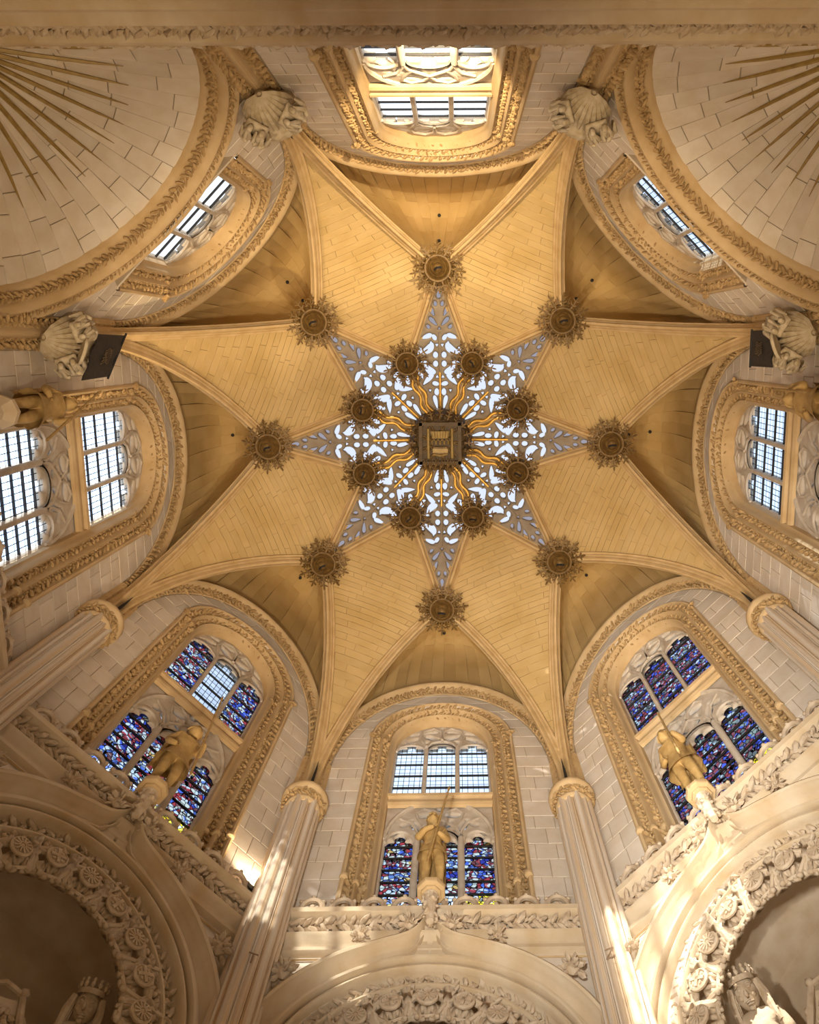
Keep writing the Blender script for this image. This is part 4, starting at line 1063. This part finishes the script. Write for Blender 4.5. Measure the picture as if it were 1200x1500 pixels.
def corbel_proto(seed, shield):
    rnd = random.Random(seed); root = empty('corbel')
    b = MB(); b.lathe([(.04, 16.60), (.10, 16.66), (.14, 16.9), (.20, 17.2), (.30, 17.5), (.48, 17.68), (.52, 17.75), (.52, 17.88), (.3, 17.92)], 14); b.obj('bracket', 'corbel_stone', root, smooth=True)
    for k in range(11):      # gathered folds fanning out under the figures
        t = pi+.15+(pi-.3)*k/10; f = MB(); f.tube([(.05*cos(t), .05*sin(t), 16.55), (.22*cos(t+.1), .22*sin(t+.1), 16.66), (.38*cos(t+.05), .38*sin(t+.05), 16.95), (.46*cos(t), .46*sin(t), 17.3)], [.03, .06, .065, .03], 6); f.obj('drapery_fold', 'corbel_stone', root, smooth=True)
    for sg in (-1, 1):       # two crouching bodies back to back, gripping the bracket
        V = [(0,0,0),(.02,-.06,.20),(.0,-.02,.40),(-.02,-.08,.48), (.14,-.02,-.06),(.20,-.24,.10),(.10,-.12,-.26),(.12,-.24,-.30), (-.12,-.04,-.06),(-.06,-.26,.06),(-.12,-.14,-.24),(-.10,-.26,-.28), (.17,-.04,.36),(.26,-.20,.22),(.12,-.32,.24), (-.17,-.04,.36),(-.24,-.20,.24),(-.08,-.32,.32)]
        E_ = [(0,1),(1,2),(2,3),(0,4),(4,5),(5,6),(6,7),(0,8),(8,9),(9,10),(10,11),(2,12),(12,13),(13,14),(2,15),(15,16),(16,17)]
        vs, fs = skin(V, E_, [.13,.12,.13,.07,.10,.085,.06,.05,.10,.085,.06,.05,.075,.06,.045,.075,.06,.045], 0, 1)
        b = MB(); b.add(vs, fs); b.add(*head_verts((-.02, -.14, .58), .135, rnd.uniform(-.4, .4), .35))
        o = b.obj('crouching_figure', 'corbel_stone', root, smooth='all'); o.location = (sg*.26, -.36, 16.92); o.rotation_euler = (rnd.uniform(-.1, .1), sg*.22, sg*.75)
        for k in range(7):   # drapery folds over each body
            x = -.22+.07*k; f = MB(); f.tube([(x*1.2, .02-.1*abs(x), .40), (x+.04*sin(k), -.20, .22), (x*1.1, -.24-.03*(k % 2), .0), (x*1.3+.05*sin(k*2), -.14, -.25)], [.03, .045, .05, .02], 6)
            o = f.obj('drapery_fold', 'corbel_stone', root, smooth=True); o.location = (sg*.29, -.36, 16.95); o.rotation_euler = (0, sg*.25, sg*.8)
        for k in range(9):   # locks of hair
            t = pi*k/8; f = MB(); c0 = Vector((.13*cos(t), -.08+.09*sin(t), .66)); f.tube([c0, c0+Vector((.05*cos(t), .04, -.08)), c0+Vector((.08*cos(t), .03, -.2))], [.04, .045, .015], 5)
            o = f.obj('hair_lock', 'corbel_stone', root, smooth=True); o.location = (sg*.26, -.36, 16.92); o.rotation_euler = (0, sg*.22, sg*.75)
    if shield:
        b = MB(); b.lathe([(.27, 0), (.27, .05), (.23, .07), (.21, .03), (.02, .04)], 18)
        for k in range(9): b.ico((.12*cos(k*2.4)*(.4+.07*k), .12*sin(k*2.4)*(.4+.07*k), .05), (.05, .03, .03), rq())
        b.xf(Matrix.Translation((-.0, -.62, 16.82)) @ Matrix.Rotation(rad(62), 4, 'X')); b.obj('roundel', 'corbel_stone', root, smooth=True)
    return root
CBN = {-157.5: 'carved crouching-figure corbel at the top, left of the window', 157.5: 'carved crouching-figure corbel at the top, right of the window', -112.5: 'carved corbel with roundel at the left edge above the dark banner', 112.5: 'carved corbel with roundel at the right edge beside the banner'}
for i, (a, l) in enumerate(CBN.items()):
    r = corbel_proto(20+i, abs(a) < 120); r.location = polar(7.72, a); r.rotation_euler.z = rz(a); tag(r, l, 'corbel', 'figure corbels')

# ------------------------------------------------------------------ statues
def statue(a, s_off, label, spear_top, variant, lean=0.0, d=7.10, zf=14.64, hand='r'):
    root = empty('statue'); root.location = (0, 0, 0)
    n = polar(1, a); tt = Vector((cos(rad(a)), -sin(rad(a)), 0)); base = n*d+tt*s_off; base.z = zf
    root.location = base; root.rotation_euler = (rad(9), 0, rz(a))
    H = 1.90
    V = [(0,0,.52),(0,-.005,.62),(0,-.01,.72),(0,0,.80),(0,-.01,.85),
         (.06,0,.47),(.08,-.03,.27),(.08,.01,.06),(.10,-.07,.02), (-.06,0,.47),(-.06,-.01,.27),(-.07,.02,.06),(-.10,-.06,.02),
         (.11,0,.785),(.155,-.03,.64),(.10,-.13,.60),(.05,-.16,.62), (-.11,0,.785),(-.16,-.05,.66),(-.07,-.15,.68),(.02,-.17,.70)]
    if variant == 'soldier':
        V[14], V[15], V[16] = (.16,-.06,.66), (.14,-.15,.70), (.11,-.18,.74)
        V[18], V[19], V[20] = (-.18,.03,.66), (-.15,-.06,.57), (-.09,-.10,.56)
    E_ = [(0,1),(1,2),(2,3),(3,4),(0,5),(5,6),(6,7),(7,8),(0,9),(9,10),(10,11),(11,12),(3,13),(13,14),(14,15),(15,16),(3,17),(17,18),(18,19),(19,20)]
    R = [.10,.092,.115,.065,.045,.075,.055,.035,.03,.075,.055,.035,.03,.055,.042,.032,.028,.055,.042,.032,.028]
    vs, fs = skin([tuple(c*H for c in v) for v in V], E_, [r*H for r in R], 0, 2)
    b = MB(); b.add(vs, fs)
    # head with face
    hb = []; hc = Vector((0, -.03*H, .935*H))
    sph = bmesh.new(); bmesh.ops.create_uvsphere(sph, u_segments=16, v_segments=12, radius=1); 
    for v in sph.verts:
        x, y, z = v.co; p = Vector((x*.072, y*.082, z*.095))*1.0
        if y < -.6 and abs(x) < .25: p.y -= .018*(1-abs(x)/.25)*(1 if -.35 < z < .25 else 0)      # nose
        if y < -.5 and .15 < z < .45 and .2 < abs(x) < .6: p.y += .010                          # eye sockets
        if y < -.4 and -.6 < z < -.35: p.y -= .004                                               # lips and chin
        v.co = p*H+hc
    sph.verts.ensure_lookup_table(); sv = [v.co.copy() for v in sph.verts]; sf = [tuple(v.index for v in f.verts) for f in sph.faces]; sph.free()
    b.add(sv, sf)
    for s_ in (-1, 1):
        for k in range(4):      # fingers
            hx, hy, hz = [c*H for c in V[16 if s_ > 0 else 20]]
            b.tube([(hx, hy, hz), (hx-s_*.04, hy-.03, hz+.02-.016*k), (hx-s_*.055, hy-.005, hz+.02-.016*k)], [.012, .011, .008], 5)
        b.ico(hc+Vector((s_*.062*H, .01, -.005*H)), (.012*H, .02*H, .028*H))
    body = b.obj('body', 'statue_paint', root, smooth='all')
    rnd = random.Random(3)
    if variant == 'wild':
        hb = MB(); 
        for k in range(46):
            t = rnd.uniform(0, 6.28); z = rnd.uniform(-.3, 1.0); 
            if z < .45 and -2.5 < math.atan2(sin(t), cos(t)) < -.64: continue
            r = sqrt(max(0, 1-z*z*.8)); hb.ico(hc+Vector((cos(t)*r*.068*H, sin(t)*r*.08*H, z*.088*H)), (.03, .03, .045), rq())
        hb.obj('hair', 'statue_paint', body)
        sk = MB(); rows = []
        for z, r in ((.56, .108), (.53, .125), (.47, .14), (.42, .15)): rows.append([(cos(2*pi*k/20)*r*H*1.05, sin(2*pi*k/20)*r*H*.8, (z+.012*sin(k*1.7))*H) for k in range(20)])
        sk.grid(rows, cu=True); sk.obj('loincloth', 'statue_paint', body, smooth=True)
        cb = MB(); cb.grid([[(.14*H*cos(t), .10*H+.04*H*sin(t*3), z*H) for t in [pi*k/8 for k in range(9)]] for z in (.15, .4, .6, .8)]); cb.obj('cloak', 'statue_paint', body, smooth=True)
    else:
        sk = MB(); rows = []
        for z, r in ((.80, .09), (.76, .135), (.66, .12), (.58, .112), (.50, .135), (.42, .165), (.36, .185)): rows.append([(cos(2*pi*k/24)*r*H*(1.05+.05*sin(k*2.1)*(z < .5)), sin(2*pi*k/24)*r*H*.82, z*H) for k in range(24)])
        sk.grid(rows, cu=True); sk.obj('tunic', 'statue_paint', body, smooth=True)
        hm = MB(); hm.lathe([(.090*H, .935*H), (.078*H, .95*H), (.072*H, .985*H), (.05*H, 1.02*H), (.015*H, 1.035*H)], 14, (0, -.02*H, 0)); hm.obj('helmet', 'statue_paint', body, smooth=True)
        cb = MB(); cb.grid([[(.17*H*cos(t), (.09+.05*sin(t*2.5)**2)*H, z*H) for t in [pi*k/10 for k in range(11)]] for z in (.30, .45, .6, .79)]); cb.obj('cloak', 'statue_paint', body, smooth=True)
    tag(root, label, 'statue', 'painted statues on the ogee finials')
    # spear, held: its own object
    hx, hy, hz = [c*H for c in V[16]]
    g = Vector((hx-.02, hy-.02, hz)); M = Matrix.Rotation(rz(a), 4, 'Z') @ Matrix.Rotation(rad(9), 4, 'X'); gw = M @ g+base
    top = M @ Vector(spear_top)+base; dirv = (top-gw).normalized()
    foot = gw-dirv*((gw.z-base.z-.03)/max(dirv.z, .3))
    sp = MB(); L = (top-foot).length
    sp.tube([(0, 0, 0), (0, 0, L*.5), (0, 0, L-.02)], [.026, .026, .020], 8); sp.lathe([(.020, L-.02), (.035, L+.04), (.002, L+.22)], 6); sp.lathe([(.004, -.10), (.026, 0)], 8)
    so = sp.obj('spear', 'statue_paint', None, smooth=True); so.location = foot; so.rotation_euler = dirv.to_track_quat('Z', 'Y').to_euler()
    return root, so
def st(a, s_off, label, top, var, splabel, d=7.10):
    r, s = statue(a, s_off, label, top, var, d=d); tag(s, splabel, 'spear', 'spears held by statues')
st(0, -.07, 'gilt wild-man statue gripping a staff before the bottom centre window', (.30, .1, 3.0), 'wild', 'long staff held by the bottom centre statue')
st(-45, 0, 'gilt soldier statue with helmet before the lower left window', (.05, .05, 3.3), 'soldier', 'long spear held by the lower left soldier statue')
st(45, -.28, 'gilt soldier statue in short tunic before the lower right window', (.12, .1, 2.7), 'soldier', 'dark slim spear held by the lower right soldier statue')
def side_statue(a, s_off, d, z, label, splabel, top):
    r, s = statue(a, s_off, label, top, 'soldier', d=d, zf=z); tag(s, splabel, 'spear', 'spears held by statues')
side_statue(-90, -1.72, 7.15, 14.9, 'gilt statue cut by the left edge below the banner', 'spear of the statue at the left edge', (-.15, 0, 2.9))
side_statue(90, 1.72, 7.15, 14.9, 'gilt statue barely entering at the right edge', 'spear of the statue at the right edge', (.15, 0, 2.6))
for a, s in ((-90, -1.72), (90, 1.72)):
    b = MB(); b.lathe([(.05, 14.0), (.12, 14.4), (.15, 14.62), (.27, 14.78), (.29, 14.80), (.29, 14.90), (.24, 14.92)], 8, W3(s, 0, 7.15)); o = b.obj('pedestal', 'pale_moulding'); o.rotation_euler.z = rz(a)
    tag(o, 'octagonal stone pedestal under the statue at the %s edge' % ('left' if a < 0 else 'right'), 'pedestal')

# ------------------------------------------------------------------ banners
def banner(a, pts, label, splabel):
    """pts: four corners (s,z,d) top-left, top-right, bottom-right, bottom-left"""
    root = empty('banner', (0, 0, 0), rz(a)); P = [W3(*p) for p in pts]; n = (P[1]-P[0]).cross(P[3]-P[0]).normalized(); rows = []
    for j in range(9):
        v = j/8; rows.append([(P[0].lerp(P[1], u/10)).lerp(P[3].lerp(P[2], u/10), v)+n*.02*sin(u*1.3+v*2) for u in range(11)])
    b = MB(); b.grid(rows); b.grid([[q+n*.02 for q in r] for r in rows]); b.obj('cloth', 'banner_cloth', root, smooth=True)
    b = MB(); c = sum(P, Vector())/4; ex = (P[1]-P[0])*.5; ey = (P[3]-P[0])*.5
    for k in range(7):
        x0 = -.3+.1*k
        for off in (-.035, .045): b.tube([c+ex*(x0+.06*sin(j*1.7+k))+ey*(-.35+.1*j)+n*off for j in range(6)], .014, 4)
    b.obj('faded_emblem', 'banner_print', root)
    MB().tube([P[0]+(P[0]-P[1])*.04, P[1]+(P[1]-P[0])*.04], .025, 6).obj('cross_rod', 'iron', root, smooth=True)
    MB().tube([(P[0]+P[1])/2, W3((pts[0][0]+pts[1][0])/2, (pts[0][1]+pts[1][1])/2-.3, 7.5)], .022, 6).obj('bracket_rod', 'iron', root, smooth=True)
    tag(root, label, 'banner', 'dark banners')
banner(-90, [(-3.02, 19.1, 6.55), (-2.19, 18.0, 6.55), (-2.16, 16.75, 6.55), (-3.03, 17.65, 6.55)], 'dark brown banner hanging below the left edge corbel', '')
banner(90, [(2.30, 18.3, 6.55), (3.02, 18.3, 6.55), (3.02, 17.05, 6.55), (2.30, 17.05, 6.55)], 'dark brown banner hanging beside the right edge corbel', '')

# ------------------------------------------------------------------ niche sculptures
def bust(a, s, d, z, label, sc=1.0, yaw=0.0):
    root = empty('crowned_bust'); n = polar(1, a); tt = Vector((cos(rad(a)), -sin(rad(a)), 0)); root.location = n*d+tt*s+Vector((0, 0, z)); root.rotation_euler = (.55, 0, rz(a)+yaw); root.scale = (sc,)*3
    vs, fs = skin([(0,.05,-.75),(0,.03,-.35),(0,0,-.15),(0,0,-.05),(.30,.05,-.25),(.42,0,-.6),(-.30,.05,-.25),(-.42,0,-.6)], [(0,1),(1,2),(2,3),(2,4),(4,5),(2,6),(6,7)], [.34,.34,.22,.13,.16,.13,.16,.13], 0, 2)
    b = MB(); b.add(vs, fs)
    sph = bmesh.new(); bmesh.ops.create_uvsphere(sph, u_segments=20, v_segments=16, radius=1)
    for v in sph.verts:
        x, y, zz = v.co; p = Vector((x*.20, y*.22, zz*.28+.18))
        if y < -.6 and abs(x) < .28 and -.35 < zz < .2: p.y -= .06*(1-abs(x)/.28)
        if y < -.5 and .05 < zz < .35 and .2 < abs(x) < .65: p.y += .035
        if y < -.5 and -.62 < zz < -.4 and abs(x) < .35: p.y -= .015
        v.co = p
    b.add([v.co.copy() for v in sph.verts], [tuple(v.index for v in f.verts) for f in sph.faces]); sph.free()
    b.tube([(0, -.20, .26), (0, -.245, .17), (0, -.285, .09), (0, -.22, .065)], [.018, .026, .042, .02], 8)
    for sg in (-1, 1):
        b.ico((sg*.085, -.185, .215), (.045, .03, .024)); b.tube([(sg*.03, -.215, .265), (sg*.085, -.215, .285), (sg*.15, -.165, .255)], .014, 5); b.ico((sg*.105, -.165, .10), (.055, .04, .06))
    b.tube([(-.07, -.185, .0), (0, -.225, .008), (.07, -.185, .0)], .016, 5); b.tube([(-.055, -.18, -.03), (0, -.215, -.032), (.055, -.18, -.03)], .018, 5); b.ico((0, -.165, -.09), (.06, .05, .04))
    body = b.obj('body', 'pale_carved', root, smooth='all')
    h = MB(); rnd = random.Random(1)
    for sg in (-1, 1):
        for k in range(3): h.tube([(sg*(.20+.02*k), .05-.07*k, .30), (sg*(.25+.02*k), .02-.07*k, .05), (sg*(.26+.02*k), -.02-.07*k, -.2), (sg*(.30+.02*k), -.05-.07*k, -.4)], [.05, .07, .06, .03], 6)
    h.obj('hair', 'pale_carved', body, smooth=True)
    c = MB()
    c.grid([[(.235*cos(2*pi*k/24), .25*sin(2*pi*k/24), z_) for k in range(24)] for z_ in (.33, .42)], cu=True)
    for k in range(12):
        t = 2*pi*k/12
        for dz, r in ((.47, .045), (.54, .035)): c.ico((.24*cos(t), .255*sin(t), dz), (r, r, r*1.3))
    c.obj('crown', 'pale_carved', body, smooth=True)
    tag(root, label, 'bust', 'crowned busts in the niches')
bust(45, -1.50, 8.3, 11.43, 'crowned stone bust in the bright niche at the lower right corner', .9, .3)
bust(-45, 1.22, 8.3, 11.12, 'crowned stone bust in the dark niche at the lower left corner', .85, -.5)

# ------------------------------------------------------------------ floodlights on the cornice, some added to brighten vault webs
def flood(a, s, label, power, col, target, angle=95, d=7.33, blend=.6):
    n = polar(1, a); tt = Vector((cos(rad(a)), -sin(rad(a)), 0)); p = n*d+tt*s; p.z = 14.52
    root = empty('floodlight', p, rz(a)); b = MB(); b.box((0, 0, .0), (.20, .12, .10)); b.obj('housing', 'lamp_body', root); MB().box((0, 0, -.07), (.06, .06, .06)).obj('foot', 'lamp_body', root)
    tag(root, label, 'lamp', 'floodlights on the cornice')
    spot_light('floodlight_beam', p+Vector((0, 0, .26)), target, power, col, angle, .08, blend)
flood(-45, 2.55, 'small floodlight glowing beside the lower left column', 150, WARM, (-3.0, 5.5, 22), 140)
flood(180, -.2, 'added floodlight behind the top cornice, standing in for sun bounced off the sill', 5200, (1, .80, .50), (0, -7.1, 25), 60, 7.42, 1.0)  # added in place of sunlight bouncing up from the sill
flood(-90, .3, 'added floodlight under the left window, brightening the upper left web', 2600, (1, .76, .42), (-4.9, -4.9, 24.8), 38, 7.42, 1.0)  # added to brighten the upper left triangular web
# carved cartouches beside the busts
def cartouche(a, s0, z0, label, tilt):
    n = polar(1, a); tt = Vector((cos(rad(a)), -sin(rad(a)), 0)); root = empty('cartouche', n*8.55+tt*s0+Vector((0, 0, z0)), rz(a))
    q = Matrix.Rotation(tilt, 4, 'Y')
    b = MB(); b.box((0, .06, 0), (.55, .06, .7)); b.xf(q); b.obj('panel', 'pale_moulding', root)
    for x in (-.32, .32):
        b = MB(); b.tube([(x, 0, -.45), (x*.9, -.05, 0), (x, 0, .45)], [.05, .06, .05], 7)
        for z in (-.45, 0, .45): b.ico((x, -.03, z), (.085, .08, .085))
        b.xf(q); b.obj('baluster', 'pale_carved', root, smooth=True)
    for z in (-.4, .42):
        b = MB(); b.tube([(-.36, 0, z), (0, -.06, z+.10), (.36, 0, z)], .045, 6); b.xf(q); b.obj('scroll', 'pale_carved', root, smooth=True)
    b = MB()
    for k in range(14): b.ico((.22*cos(k*1.9)*(.3+.05*k), -.02, .26*sin(k*1.9)*(.3+.05*k)), (.08, .05, .05), rq())
    b.xf(q); b.obj('relief', 'pale_carved', root)
    tag(root, label, 'carving', 'carved cartouches in the niches')
cartouche(45, -.55, 10.75, 'carved cartouche beside the bust in the lower right niche', .5)
cartouche(-45, .25, 10.55, 'carved cartouche beside the bust in the lower left niche', -.4)
